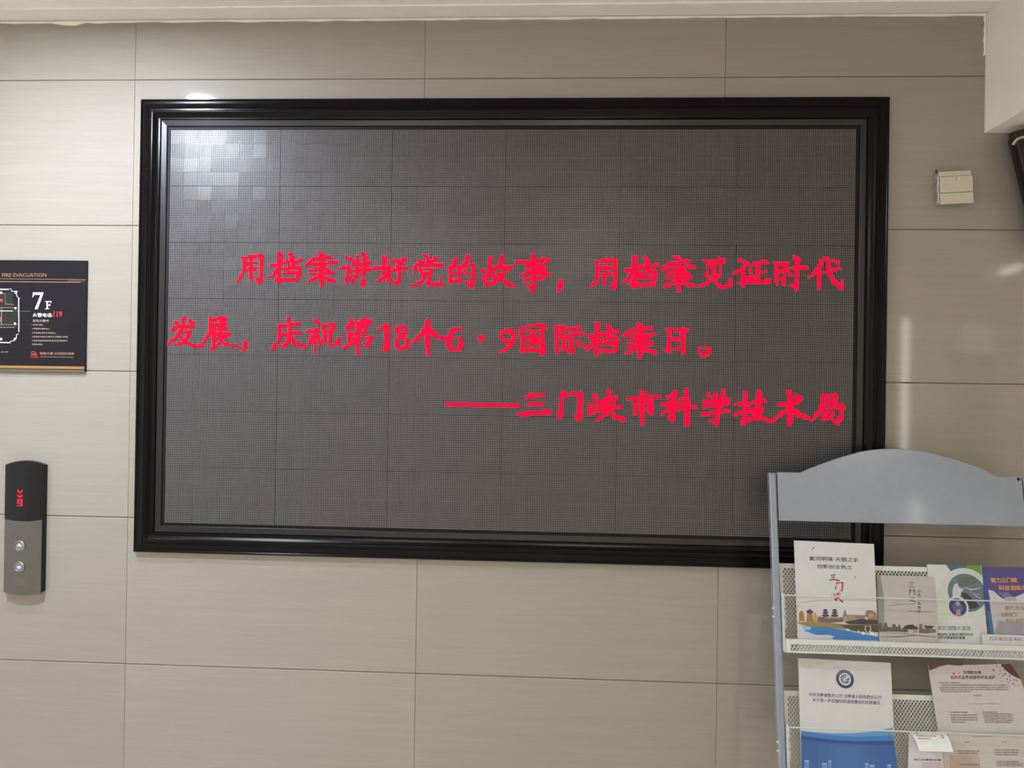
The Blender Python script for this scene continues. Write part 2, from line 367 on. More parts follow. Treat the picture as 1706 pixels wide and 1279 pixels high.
# brush strokes of the lit characters: blocks (origin x, origin y, scale, {character: strokes of x,y,width});
# they are measured on the board's surface and rounded to its grid of dots
STROKES = {
'A':(390,410,9.478,{
'用':"160,190,55 165,400,55 75,555,45;120,185,25 280,170,48 440,150,50;400,140,50 435,200,62 435,520,62 400,585,36;345,495,26 410,550,60;287,160,45 283,370,45 283,530,45;200,275,45 370,265,45;200,375,45 380,355,40",
'档':"720,130,80 730,200,58 725,400,50 710,570,66;605,310,46 740,290,50 850,240,46;700,370,66 640,450,50 570,500,28;740,350,46 850,370,40;890,130,56 930,190,78 920,330,48;1060,225,56 980,260,56;840,240,70 860,290,46;870,340,42 1050,330,46;1040,340,60 1020,530,60;780,435,42 1020,420,46;680,530,42 840,535,56 1030,520,46",
'案':"1330,105,38 1390,130,66 1440,170,48;1250,200,46 1530,180,56;1250,200,46 1150,300,50;1150,300,46 1620,262,56;1390,160,66 1390,560,80 1385,620,42;1200,390,33 1400,340,56;1400,330,56 1520,390,56 1540,430,50;1200,450,36 1560,430,52;1330,490,46 1180,565,42;1450,510,56 1600,560,56"}),
'B':(560,410,9.478,{
'讲':"160,185,46 220,200,56 270,235,38;70,360,46 210,330,56;200,330,56 185,450,46 165,560,38;165,570,38 230,490,30 300,470,30;340,175,66 345,420,56 250,580,38;425,120,54 460,170,76 440,350,54 440,500,38 432,600,72 440,640,28;270,300,50 540,275,62;230,400,38 340,380,46 600,365,50;350,420,66 330,500,50",
'好':"770,180,76 765,300,60 740,430,60;620,350,46 760,350,46 860,340,56;840,320,60 820,480,76 660,560,42;740,440,46 850,550,60;900,245,56 1090,225,64;1040,250,56 980,330,56 1010,430,66 1000,540,66 960,620,38;920,570,30 970,590,58;860,400,40 950,370,56 1130,350,54",
'党':"1380,145,46 1440,170,64 1440,300,50;1530,160,28 1600,200,48 1480,260,50;1310,230,46 1360,270,56;1260,300,46 1245,430,38;1250,310,46 1460,300,54 1660,310,76;1330,360,46 1350,430,46;1330,370,42 1530,370,42;1510,370,54 1480,450,64;1350,440,38 1480,445,42;1400,470,56 1360,560,56 1210,630,38;1470,470,66 1460,600,64 1660,610,56 1650,520,40"}),
'C':(740,410,8.124,{
'的':"160,180,62 130,260,52;80,290,44 95,490,46;70,290,38 220,285,38;210,280,44 200,480,46;90,375,30 200,375,34;90,475,46 210,475,46;330,150,70 300,220,54 230,300,44;290,280,40 410,260,54;410,270,56 390,440,56 380,550,46;290,495,28 360,530,56;270,330,36 320,380,46",
'故':"500,335,36 700,310,44;625,180,62 625,300,52 620,400,50;530,410,40 570,530,44;530,405,34 690,400,38;690,400,44 680,500,44;570,505,30 700,495,44;790,160,62 760,260,58 640,350,34;740,300,44 910,290,40 840,330,26;830,320,44 760,440,58 640,510,36;720,370,36 800,460,56 880,520,56 970,540,24",
'事':"1200,125,62 1210,300,70 1220,540,60 1190,620,34;985,220,44 1200,210,46 1350,180,46 1420,200,38;1110,270,44 1350,265,44;1130,330,44 1380,320,44;1030,410,30 1120,370,50 1300,370,56 1420,390,34;1080,465,30 1330,430,50;1350,250,44 1330,440,44;1120,530,28 1190,560,54",
'，':"1570,490,76 1570,560,76 1545,610,44"}),
'D':(970,415,8.53,{
'用':"205,190,54 205,420,54 190,480,48 120,525,48;190,190,32 330,165,42 480,160,46;430,140,44 475,200,56 460,520,58 440,560,40;390,480,26 430,530,46;330,150,42 320,500,42;230,275,38 410,265,42;230,365,38 410,355,42",
'档':"740,130,84 740,200,54 740,400,50 735,540,56;620,300,46 740,300,46 850,255,54;700,350,54 650,420,54 600,470,36;760,340,46 840,360,40;890,135,54 930,190,74 920,310,46;820,250,54 870,280,46;1060,220,50 970,270,46;850,340,40 1050,330,46;1040,340,58 1010,500,58;790,410,40 1000,400,44;690,500,46 840,520,50 1020,495,42",
'案':"1300,105,38 1350,130,56 1400,160,46;1230,200,46 1500,175,50;1220,210,46 1130,290,46;1130,295,42 1580,255,54;1370,160,56 1370,560,66 1365,590,46;1190,370,36 1390,320,54;1380,310,54 1500,360,54 1530,410,46;1190,425,32 1540,405,46;1370,330,86 1370,460,86;1290,490,46 1170,530,46;1430,480,56 1580,525,46"}),
'E':(1160,420,12.186,{
'见':"180,185,66 550,180,74;440,120,46 470,170,56;215,230,46 220,400,62 190,450,52 250,520,46;480,200,60 480,480,64 400,500,54;330,250,76 340,480,76 290,570,66 180,650,66 10,700,46;380,480,56 370,620,56 510,720,66 680,670,76 680,540,46",
'证':"860,165,46 930,180,66 1020,235,56;760,430,56 950,360,76;950,300,80 930,480,72 930,680,84;930,540,56 1110,540,50;1100,380,56 1120,500,76 1110,620,66;1080,270,56 1300,215,66 1420,215,66;1240,250,60 1240,560,60;1240,405,60 1410,400,60;860,620,56 1120,610,84 1480,590,76"}),
'F':(1280,420,12.186,{
'时':"100,235,46 380,240,50;165,230,66 165,660,60;360,230,60 340,350,56 315,500,56 300,660,56;170,400,60 330,400,50;170,560,60 320,560,60;520,110,76 580,170,96 580,300,70 580,700,70 540,770,46;400,345,46 560,320,66 760,315,56;440,670,66 540,690,96;400,420,56 460,490,56",
'代':"1040,160,46 1060,220,74 1000,330,76 920,440,66 820,510,46;1020,330,76 1010,740,80;1050,430,46 1220,400,60 1430,330,56;1120,140,56 1190,140,76 1210,300,76 1240,460,66 1330,620,76 1480,730,76 1490,560,46;1300,170,46 1390,220,76"}),
'G':(275,520,10.035,{
'发':"200,160,42 210,250,46 150,300,54;330,100,64 320,200,54 280,300,62 210,410,44 50,545,42;150,280,56 300,230,56 490,250,46;400,135,28 470,180,74;270,340,44 420,330,56;420,340,54 390,430,62 330,500,60 190,550,36;260,400,36 350,490,54 430,540,62 520,575,56 620,580,46",
'展':"770,90,36 780,200,48 760,330,66 700,450,48 640,540,46 560,575,40;780,130,56 980,95,56 1050,120,46;1020,110,56 990,220,56;820,212,42 1040,212,36;840,210,50 830,420,56 830,560,56 800,620,52;950,130,46 950,400,52;760,290,50 1040,275,46;740,370,56 1090,360,54;880,430,52 1040,430,52;920,470,46 1010,530,56 1110,560,46 1240,575,24;800,610,54 920,520,46",
'，':"1345,540,96 1350,600,66 1300,650,44"}),
'H':(445,525,9.222,{
'庆':"340,65,72 350,110,46;200,165,54 350,150,46 490,140,72;215,160,54 205,310,54 180,400,46 90,515,42;220,310,44 350,280,46 510,270,54;350,180,54 350,330,56 300,460,54 180,480,36;370,340,54 440,440,56 590,485,46",
'祝':"740,75,44 790,120,62;620,260,50 800,220,54;780,250,54 700,350,56 640,440,46;740,320,54 740,470,48 740,600,22;780,330,46 810,410,46;850,170,44 1040,145,54;860,180,44 890,240,38;1030,150,54 1000,260,54;880,245,34 1010,245,40;890,250,46 880,360,56 830,440,46;960,260,54 960,430,56 1010,465,46 1110,440,54 1110,350,44",
'第':"1310,60,44 1300,130,96 1225,230,44;1480,70,56 1600,100,64 1500,160,54;1320,110,44 1500,100,46;1450,110,60 1480,160,54;1280,190,34 1530,180,50;1510,180,54 1490,300,54;1250,290,44 1500,270,46;1265,290,56 1260,390,56;1260,365,44 1500,355,36 1620,350,54;1590,350,56 1550,490,56 1490,430,36;1395,120,62 1400,400,62 1400,575,62;1350,420,54 1180,505,36"}),
'I':(620,525,8.124,{
'1':"90,200,28 200,140,36;205,130,50 195,460,70;120,470,24 240,470,28",
'8':"400,155,48 335,180,48 335,230,48 400,270,48 465,230,48 465,180,48 400,155,48;400,290,46 325,340,50 325,410,50 405,455,50 485,410,54 485,340,50 400,290,46",
'个':"750,90,72 740,180,72 640,290,46 560,360,40;770,180,54 870,290,56 980,310,46;750,230,52 755,520,56",
'6':"1210,170,28 1090,210,56 1040,300,60 1030,400,56 1080,470,46 1180,470,48 1215,380,56 1170,300,42 1060,300,28",
'·':"1475,310,96 1475,330,76"}),
'J':(820,530,9.478,{
'9':"240,185,50 150,240,56 160,340,56 230,385,48 310,350,46;240,185,50 330,240,74 350,320,72 290,440,56 200,500,46 120,520,46",
'国':"460,150,46 475,520,56;440,160,36 600,130,46 770,110,56 850,150,46;800,130,66 800,560,64;450,510,46 740,495,54 800,550,56;520,215,36 740,205,40;500,305,40 720,310,60;500,405,40 750,405,40;640,210,56 640,420,80;690,360,60 720,370,60",
'际':"1010,160,58 1010,540,70;1000,150,46 1130,130,56;1140,140,56 1080,240,56;1080,250,48 1120,370,46;1190,180,56 1380,155,56;1140,290,40 1280,260,46 1440,255,46;1240,290,64 1250,520,82;1110,470,46 1220,510,56;1150,350,54 1130,450,54;1320,370,46 1430,440,56"}),
'K':(970,530,7.417,{
'档':"180,80,72 180,150,46 175,440,46;80,230,38 250,200,44 270,185,44;150,280,54 60,380,32;190,270,36 240,290,36;140,410,28 180,410,30;310,85,42 345,140,54 330,230,36;440,165,44 380,200,36;260,190,44 290,215,36;250,260,34 430,255,36;430,260,44 410,400,44;230,325,34 410,315,38;200,400,34 270,410,44 420,400,34",
'案':"680,65,36 740,110,48;600,150,40 840,125,44;600,150,36 500,220,30;500,225,32 890,200,44;720,100,54 720,420,54 710,480,36;720,240,90 720,350,96;560,290,28 700,250,44;750,250,44 840,300,44 850,330,36;560,345,28 850,330,38;640,390,40 540,430,36;770,390,44 900,425,44",
'日':"1065,150,42 1070,400,46;1040,140,28 1290,145,44;1240,140,52 1240,430,44;1090,260,36 1190,255,38;1030,385,38 1250,380,38;1070,420,28 1070,425,28",
'。':"1440,365,32 1560,365,32;1445,370,34 1435,420,34 1500,470,38 1560,430,34 1560,370,34"}),
'L':(735,640,6.824,{
'—':"60,222,46 470,228,46",
'一':"470,228,46 690,234,46 880,240,44",
'三':"970,135,44 1060,130,44 1160,118,46;980,235,36 1060,222,36 1150,218,44;885,340,46 1000,335,46 1060,322,46 1240,318,44",
'门':"1380,90,44 1420,120,36;1365,150,40 1350,370,48;1370,122,36 1590,112,44;1580,100,54 1580,360,52 1570,400,34;1510,350,26 1560,380,46"}),
'M':(970,640,8.53,{
'峡':"180,160,74 190,300,46 200,370,46;115,280,46 115,410,54 110,430,44;110,400,44 260,370,44;260,240,36 260,370,36;370,100,74 360,300,64 330,420,54 200,515,40;260,240,44 480,180,46;260,330,46 540,325,46;470,190,36 440,270,54;310,210,34 310,300,34;390,370,54 450,460,56 590,500,62",
'市':"820,80,36 880,130,54;640,210,40 870,190,48 1080,175,54;850,180,72 850,440,76 850,570,36;720,270,40 980,250,46;760,270,54 760,420,46;970,240,54 970,410,54 900,350,32",
'科':"1320,120,72 1210,190,40;1130,280,54 1280,270,54 1350,250,44;1290,160,62 1280,500,62;1220,470,36 1280,490,62;1240,340,46 1120,430,32;1310,330,36 1350,360,36;1380,200,44 1440,200,44;1350,240,36 1420,280,46;1470,90,62 1490,250,64 1485,570,64;1340,350,44 1480,330,46 1610,320,46"}),
'N':(1160,640,6.562,{
'学':"120,100,36 150,140,36;210,100,44 215,170,36;290,80,46 260,170,36;90,190,44 80,250,36;90,195,34 330,175,44;340,180,54 320,210,44;130,240,28 280,215,44 220,270,44;220,260,44 225,390,46 210,440,36;140,390,24 200,410,44;65,325,40 200,310,36 350,290,40",
'技':"530,100,54 530,400,46 510,430,36;430,220,30 560,205,36;415,330,36 560,290,44;490,390,26 520,395,26;570,210,30 740,180,44;680,95,62 670,250,44;590,275,36 710,260,44;710,270,46 650,360,52 540,395,36;590,290,36 660,350,46 740,380,46 830,400,24",
'术':"1010,80,54 1025,200,46 1020,390,54 1010,450,30;880,225,30 1100,200,40;1080,130,36 1130,150,44 1120,180,44;1000,270,44 850,380,30;1060,280,44 1120,345,46 1220,360,44",
'局':"1375,130,40 1370,230,44 1340,300,44 1260,390,36;1370,130,34 1520,120,44;1520,120,40 1510,190,34;1390,190,28 1500,185,28;1390,240,40 1600,240,42;1590,240,46 1570,370,46 1530,430,44;1480,390,30 1530,420,44;1400,305,34 1480,300,38;1480,300,36 1460,360,38;1380,380,34 1460,362,34;1390,310,34 1385,380,38"}),
}
ORDER = "A用A档A案B讲B好B党C的C故C事C，D用D档D案E见E证F时F代G发G展G，H庆H祝H第I1I8I个I6I·J9J国J际K档K案K日K。L—L一L三L门M峡M市M科N学N技N术N局"
def dot_at(x, y):
    p = survey(x, y, (0, 0, 0), Vector((0, -1, 0))); return (p.x - LX0) / (LX1 - LX0) * 384, (LZ1 - p.z) / (LZ1 - LZ0) * 224
import numpy as np
used = np.zeros((224, 384), bool); yy, xx = np.mgrid[0:224, 0:384] + .5
for i_ in range(0, len(ORDER), 2):
    x0, y0, sc_, G = STROKES[ORDER[i_]]; ch = ORDER[i_ + 1]
    mk = np.zeros((224, 384), bool)
    for st in G[ch].split(';'):
        pq = []
        for a in st.split():
            a = [float(v) for v in a.split(',')]; u, v = dot_at(x0 + a[0] / sc_, y0 + a[1] / sc_); pq.append((u, v, a[2] / sc_ / 2.97 * .5))
        for a, b_ in zip(pq, pq[1:]):
            dx, dy = b_[0] - a[0], b_[1] - a[1]; t = np.clip(((xx - a[0]) * dx + (yy - a[1]) * dy) / (dx * dx + dy * dy + 1e-9), 0, 1)
            mk |= np.hypot(xx - a[0] - t * dx, yy - a[1] - t * dy) <= (a[2] + (b_[2] - a[2]) * t) + .02
    mk &= ~used; used |= mk
    q = BMB(); vs = []; fs = []
    for j, i in zip(*np.where(mk)):
        x = LX0 + (i + .5) * PX; z = LZ1 - (j + .5) * PZ; a, e = PX * .475, PZ * .475; b_ = len(vs)
        vs += [(x - a, -.0056, z - e), (x + a, -.0056, z - e), (x + a, -.0056, z + e), (x - a, -.0056, z + e)]
        vs += [(x - a, -.0040, z - e), (x + a, -.0040, z - e), (x + a, -.0040, z + e), (x - a, -.0040, z + e)]
        fs += [(b_, b_ + 1, b_ + 2, b_ + 3)] + [(b_ + k, b_ + 4 + k, b_ + 4 + (k + 1) % 4, b_ + (k + 1) % 4) for k in range(4)]
    q.add(vs, fs, m_lit); o = q.build('lit_character', board); o['label'] = 'red lit character ' + ch

# ------------------------------------------------------------------ text
def text_mesh(body, bold=0.0):
    cu = bpy.data.curves.new('t', 'FONT'); cu.body = body; cu.size = 1; cu.resolution_u = 2; cu.offset = bold
    o = bpy.data.objects.new('t', cu); COL.objects.link(o)
    dg = bpy.context.evaluated_depsgraph_get(); me = bpy.data.meshes.new_from_object(o.evaluated_get(dg))
    vs = [tuple(v.co) for v in me.vertices]; fs = [tuple(p.vertices) for p in me.polygons]
    bpy.data.objects.remove(o); bpy.data.curves.remove(cu); bpy.data.meshes.remove(me)
    return vs, fs
def put_text(mb, body, a, c, h, y, mt, bold=0.0):
    """text in the x,z plane: from a to c (left and right end of the base line), letter height h"""
    vs, fs = text_mesh(body, bold)
    if not vs: return
    x0 = min(v[0] for v in vs); x1 = max(v[0] for v in vs); z0 = min(v[1] for v in vs); z1 = max(v[1] for v in vs)
    A = Vector(a); D = Vector(c) - A; U = Vector((-D.y, D.x)).normalized() * h
    out = []
    for v in vs:
        p = A + D * ((v[0] - x0) / (x1 - x0)) + U * ((v[1] - z0) / (z1 - z0)); out.append((p.x, y, p.y))
    mb.add(out, fs, mt)

# ------------------------------------------------------------------ fire evacuation plan
def W2(x, y, dep=-.009):
    p = survey(x, y, (0, dep, 0), Vector((0, -1, 0))); return (p.x, p.z)
sx0, sx1, sz0, sz1 = -1.52, -.923, 1.598, 1.902
sign = empty('evacuation_plan', (-1.22, 0, sz0)); tag(sign, 'black fire evacuation plan sign reading 7F mounted above the lift call panel', 'sign')
class SMB(MB):
    def build(s, name, parent=None, **k):
        s.v = [(v[0] + 1.22, v[1], v[2] - sz0) for v in s.v]; return MB.build(s, name, parent, **k)
m_sign = mat('black_sign_film', (.011, .0095, .0135), .3, 0, .25, .05, 20)
q = SMB(); q.box((sx0, -.008, sz0), (sx1, -.0003, sz1), m_sign, .0012); q.build('sign_plate', sign)
gold = flat((150, 112, 68), .35); paleg = flat((150, 120, 100), .35); white = flat((215, 215, 222)); redk = flat((205, 45, 55)); dgreen = flat((30, 36, 28)); beige = flat((168, 155, 140))
q = SMB(); Y = -.0084
def quad(mb, x0, z0, x1, z1, y, m): mb.add([(x0, y, z0), (x1, y, z0), (x1, y, z1), (x0, y, z1)], [(0, 1, 2, 3)], m)
a = W2(0, 612)[1]; quad(q, sx0 + .001, W2(0, 613)[1], sx1 - .001, W2(0, 608.5)[1], Y, gold); quad(q, sx0 + .001, W2(0, 617.5)[1], sx1 - .001, W2(0, 614.5)[1], Y, flat((96, 92, 74)))
quad(q, sx0, W2(0, 464.7)[1], sx1, W2(0, 464)[1], Y, paleg); quad(q, sx0, W2(0, 469.5)[1], W2(142, 0)[0], W2(0, 468.4)[1], Y, paleg)
for i in range(10):
    x_ = W2(113 + i * 3, 468); q.ribbon([(x_[0], W2(0, 468.5)[1], .0007), (x_[0] + .003, W2(0, 465)[1], .0007)], Y, paleg)
q.build('gold_line', sign)
q = SMB()
put_text(q, 'FIRE EVACUATION', W2(3, 461), W2(77, 461), .0098, Y, flat((140, 112, 80)), .008)
put_text(q, 'EXIT PLAN OF', W2(-75, 461), W2(-4, 461), .0098, Y, flat((140, 112, 80)), .008)
q.build('sign_title', sign); q = SMB()
# serif 7 and F
def ip(x, y): return W2(40 + x / 9.133, 480 + y / 9.133)
def poly(mb, pts, y, m):
    mb.add([(p[0], y, p[1]) for p in pts], [tuple(range(len(pts)))], m)
poly(q, [ip(*v) for v in ((125, 140), (135, 62), (293, 62), (293, 78), (262, 100), (160, 100), (142, 112), (134, 140))], Y, white)
poly(q, [ip(*v) for v in ((293, 78), (205, 318), (160, 318), (250, 98))], Y, white)
poly(q, [ip(*v) for v in ((320, 196), (412, 196), (414, 226), (404, 226), (398, 210), (368, 210), (345, 210), (330, 208), (320, 206))], Y, white)
poly(q, [ip(*v) for v in ((340, 205), (362, 205), (362, 308), (340, 308))], Y, white)
poly(q, [ip(*v) for v in ((362, 248), (384, 248), (388, 238), (396, 238), (396, 274), (388, 274), (384, 262), (362, 262))], Y, white)
poly(q, [ip(*v) for v in ((318, 308), (382, 308), (382, 318), (318, 318))], Y, white)
q.build('floor_number', sign); q = SMB()
put_text(q, '火警电话:', ip(130, 436), ip(430, 440), .0110, Y, white, .01)
n119 = SMB(); put_text(n119, '119', ip(445, 434), ip(575, 440), .0160, Y, redk, .02); n119.build('red_number', sign)
put_text(q, '发生火警时', ip(128, 512), ip(375, 516), .0070, Y, beige, .01)
for (s, x_, y_) in (('1.保持冷静。', 290, 566), ('2.按警铃并通知他人。', 395, 626), ('3.使用消防器材扑灭初起火。', 490, 690), ('4.用湿毛巾捂住口鼻以防浓烟侵入呼吸。', 672, 748), ('5.沿指示路线由最近的安全出口迅速撤离,', 665, 808), ('勿乘坐电梯。', 292, 864)):
    put_text(q, s, ip(118, y_), ip(x_, y_ + 3), .0042, Y, beige, .012)
put_text(q, '铭昌大厦 远洲经控电梯', ip(238, 1008), ip(758, 1014), .0068, Y, flat((165, 122, 100)), .01)
put_text(q, '注意防火 人人有责', W2(-40, 587), W2(14, 587), .003, Y, beige, .01)
quad(q, *ip(240, 1050), *ip(755, 1042), Y, flat((92, 84, 78)))
q.build('sign_lettering', sign)
q = SMB()   # red square mark
lg = flat((188, 66, 52))
for pl in (((110, 965, .9), (105, 1048, .9), (215, 1052, .9)), ((112, 966, .9), (150, 958, .9), (152, 975, .9)), ((130, 985, 1.2), (128, 1030, 1.2)), ((130, 990, 1.2), (165, 1030, 1.2)), ((165, 960, 1.1), (165, 1030, 1.1)), ((185, 975, 1.), (185, 1030, 1.), (208, 1032, 1.))):
    q.ribbon([ip(a_, b_) + (w_ * .0016,) for a_, b_, w_ in pl], Y, lg)
q.build('logo', sign)
q = SMB()   # floor plan
def fp(x, y): return W2(x / 7.1, 440 + y / 7.1)
quad(q, sx0 + .1, fp(0, 745)[1], fp(205, 0)[0], fp(0, 560)[1], Y, dgreen); quad(q, sx0 + .1, fp(0, 505)[1], fp(160, 0)[0], fp(0, 330)[1], Y, dgreen)
Y2 = Y - .0002
def fl(pts, w_, c=white): q.ribbon([fp(*p) + (w_ * .00022,) for p in pts], Y2, c)
fl([(-400, 290), (100, 298)], 14); fl([(100, 298), (130, 288), (135, 318)], 6); fl([(135, 318), (180, 322), (208, 320)], 7); fl([(185, 330), (205, 388)], 7); fl([(205, 388), (235, 405)], 5)
fl([(220, 405), (222, 800)], 12); fl([(222, 825), (195, 830), (190, 880), (160, 905), (122, 912), (118, 935)], 8); fl([(118, 928), (-400, 915)], 12)
fl([(60, 345), (62, 475)], 3, beige); fl([(-300, 345), (60, 345)], 3, beige); fl([(60, 470), (165, 478)], 4, beige); fl([(-300, 508), (200, 516)], 5, beige); fl([(-300, 552), (150, 552)], 9); fl([(150, 552), (360, 558)], 2, beige)
fl([(18, 508), (16, 712)], 6, beige); fl([(-300, 714), (210, 712)], 4, beige); fl([(-300, 748), (170, 748)], 4, beige)
for (x_, y_) in ((186, 337), (181, 520), (177, 703), (175, 885), (14, 337), (12, 885)):
    quad(q, *fp(x_ - 12, y_ + 13), *fp(x_ + 12, y_ - 13), Y2, white)
quad(q, *fp(0, 440), *fp(30, 410), Y2, lg); quad(q, *fp(-5, 680), *fp(12, 625), Y2, lg)
q.build('floor_plan', sign)

# ------------------------------------------------------------------ lift call panel
cx, cz0 = -1.083, .995
pan = empty('lift_call_panel', (cx, 0, cz0)); tag(pan, 'narrow black and steel lift call panel with two round buttons below the evacuation sign', 'control panel')
m_steel = mat('brushed_steel', (.35, .33, .31), .32, 1.0, .5, .03, 200)
m_satin = mat('satin_steel_plate', (.17, .163, .153), .38, .85, .5, .04, 220)
m_gloss = mat('gloss_black_plastic', (.008, .0085, .010), .12, 0, .3, .02, 30)
m_shell = mat('black_plastic_shell', (.009, .009, .010), .4, 0, .3, .05, 40)
def bulge(x, hw=.055): return 1 - (x / hw) ** 2
def curved_plate(mb, hw, z0f, z1f, yb, yf, crown, m, n=20):
    """plate whose face is crowned across its width; z0f/z1f give the lower and upper outline"""
    vs = []
    for i in range(n + 1):
        x = -hw + 2 * hw * i / n; k = bulge(x, hw); y = yf - crown * k
        vs += [(x, y, z0f(x)), (x, y, z1f(x)), (x, yb, z1f(x)), (x, yb, z0f(x))]
    fs = []
    for i in range(n):
        a, c = 4 * i, 4 * i + 4
        fs += [(a, c, c + 1, a + 1), (a + 1, c + 1, c + 2, a + 2), (a + 2, c + 2, c + 3, a + 3), (a + 3, c + 3, c, a)]
    fs += [(0, 1, 2, 3), (4 * n + 3, 4 * n + 2, 4 * n + 1, 4 * n)]
    mb.add(vs, fs, m)
q = MB(); curved_plate(q, .0545, lambda x: -.001 - .004 * bulge(x), lambda x: .345 + .011 * bulge(x), 0, -.0135, .0015, m_shell); q.build('housing', pan)
q = MB(); curved_plate(q, .0525, lambda x: -.003 - .006 * bulge(x), lambda x: .197 - .005 * bulge(x), -.0138, -.0175, .004, m_satin); q.build('steel_plate', pan)
q = MB(); curved_plate(q, .0540, lambda x: .1975 - .005 * bulge(x), lambda x: .344 + .010 * bulge(x), -.0138, -.0165, .0045, m_gloss); q.build('display_cover', pan)
m_seg = mat('red_segment', (.2, .01, .02), .4, 0, .3, 0, 10, 0, ((1, .02, .07), .75))
q = MB(); Yd = -.0222; u = .0018
pat = ['10001', '11011', '01110', '00100', '10001', '11111', '01110', '00000', '11111', '11011', '11011', '11111', '00011', '11111']
for j, row in enumerate(pat):
    for i, v in enumerate(row):
        if v == '1':
            x_, z_ = -.007 + (i - 2) * .0032, .2775 - j * .0033
            quad(q, x_ - .00145, z_ - .00145, x_ + .00145, z_ + .00145, Yd, m_seg)
q.build('floor_digit', pan)
for (z_, up) in ((.125, 1), (.068, -1)):
    q = MB(); n = 28; c = (-.006, z_)
    for (ra, ya, rb_, yb_) in ((.0145, -.019, .0150, -.0235), (.0150, -.0235, .0125, -.0250), (.0125, -.0250, .0108, -.0222)):
        A = [(c[0] + ra * math.cos(2 * PI * k / n), ya, c[1] + ra * math.sin(2 * PI * k / n)) for k in range(n)]
        B_ = [(c[0] + rb_ * math.cos(2 * PI * k / n), yb_, c[1] + rb_ * math.sin(2 * PI * k / n)) for k in range(n)]
        q.add(A + B_, [(k, (k + 1) % n, n + (k + 1) % n, n + k) for k in range(n)], m_steel, True)
    bt = q.build('call_button', pan)
    q = MB(); q.ycyl(c, .0108, -.0226, -.021, mat('button_face', (.30, .31, .34), .3, .7), 28); q.build('button_cap', bt)
    q = MB(); poly(q, [(c[0] - .0065 * up, z_ - .001 * up), (c[0] + .0065 * up, z_ - .001 * up), (c[0], z_ + .0065 * up)], -.0229, flat((225, 228, 238))); q.build('arrow_mark', bt)
q = MB(); quad(q, -.018, .020, .010, .036, -.0216, mat('faint_plate', (.19, .183, .175), .42, .85)); q.build('maker_plate', pan)

# ------------------------------------------------------------------ wall switch
sw = empty('wall_switch', (1.384, 0, 2.104), (0, math.radians(-3.3), 0)); tag(sw, 'cream square wall switch box mounted crookedly right of the display', 'switch')
m_cream = mat('cream_plastic', (.56, .53, .43), .42, 0, .4, .02, 20)
m_dirty = mat('scuffed_box_side', (.30, .28, .25), .6, 0, .4, .45, 160)
q = MB(); q.box((-.0415, -.020, -.0405), (.0395, 0, .0405), m_dirty, .002); q.build('back_box', sw)
for (z0, z1, x0, x1, nm) in ((.0285, .0415, -.0405, .0385, 'cover_strip'), (-.0135, .0277, -.0395, .0415, 'rocker'), (-.0425, -.0143, -.0395, .0425, 'cover_strip')):
    q = MB(); q.box((x0, -.0285 if nm == 'rocker' else -.0265, z0), (x1, -.0202, z1), m_cream, .0012); q.build(nm, sw)
q = MB(); q.box((-.001, -.0288, .019), (.001, -.0284, .025), flat((110, 104, 84))); q.build('indicator_mark', sw)
q = MB(); q.tube([(-.0418, -.020, .030), (-.0445, -.026, .012), (-.0425, -.018, .000), (-.0440, -.024, -.018), (-.0420, -.016, -.036)], .0014, mat('loose_film', (.7, .68, .66), .25), 6); q.build('torn_film', sw)
q = MB(); q.tube([(-.036, -.004, .0405), (-.038, -.006, .052)], .0018, m_shell, 6); q.build('cable_stub', sw)

# ------------------------------------------------------------------ dark hanging board at the beam, with white hook
hb = empty('hanging_board', (1.497, -.05, 2.236), (0, math.radians(-14), 0)); tag(hb, 'dark brown board hanging tilted under the white beam at the right edge', 'board')
m_dk = mat('dark_brown_board', (.020, .013, .014), .5, 0, .4, .1, 20)
q = MB(); q.box((.002, -.022, -.30), (.20, .004, -.004), m_dk, .002); q.build('panel', hb)
q = MB(); q.box((-.0025, -.008, -.30), (.0018, .004, -.02), mat('dull_edge', (.012, .009, .009), .7)); q.build('edge_strip', hb)
hk = MB(); hk.tube([(1.487, -.090, 2.192), (1.489, -.093, 2.198), (1.495, -.094, 2.205), (1.503, -.094, 2.209), (1.513, -.094, 2.210), (1.530, -.092, 2.208), (1.560, -.088, 2.200)], .0035, mat('white_cable', (.42, .40, .33), .5), 8)
hk = hk.build('cable'); tag(hk, 'short curved off-white cable looped over the dark hanging board', 'cable')

# ------------------------------------------------------------------ brochure rack
LEAN = math.radians(9.7)
TOPZ, TOPY = 1.369, -.10
dv = Vector((0, -math.sin(LEAN), -math.cos(LEAN))); nw = Vector((0, -math.cos(LEAN), math.sin(LEAN)))
O_ = Vector((0, TOPY, TOPZ))
def RP(X, s, w=0.0):          # rack plane -> world
    p = O_ + dv * s + nw * w; return Vector((X, p.y, p.z))
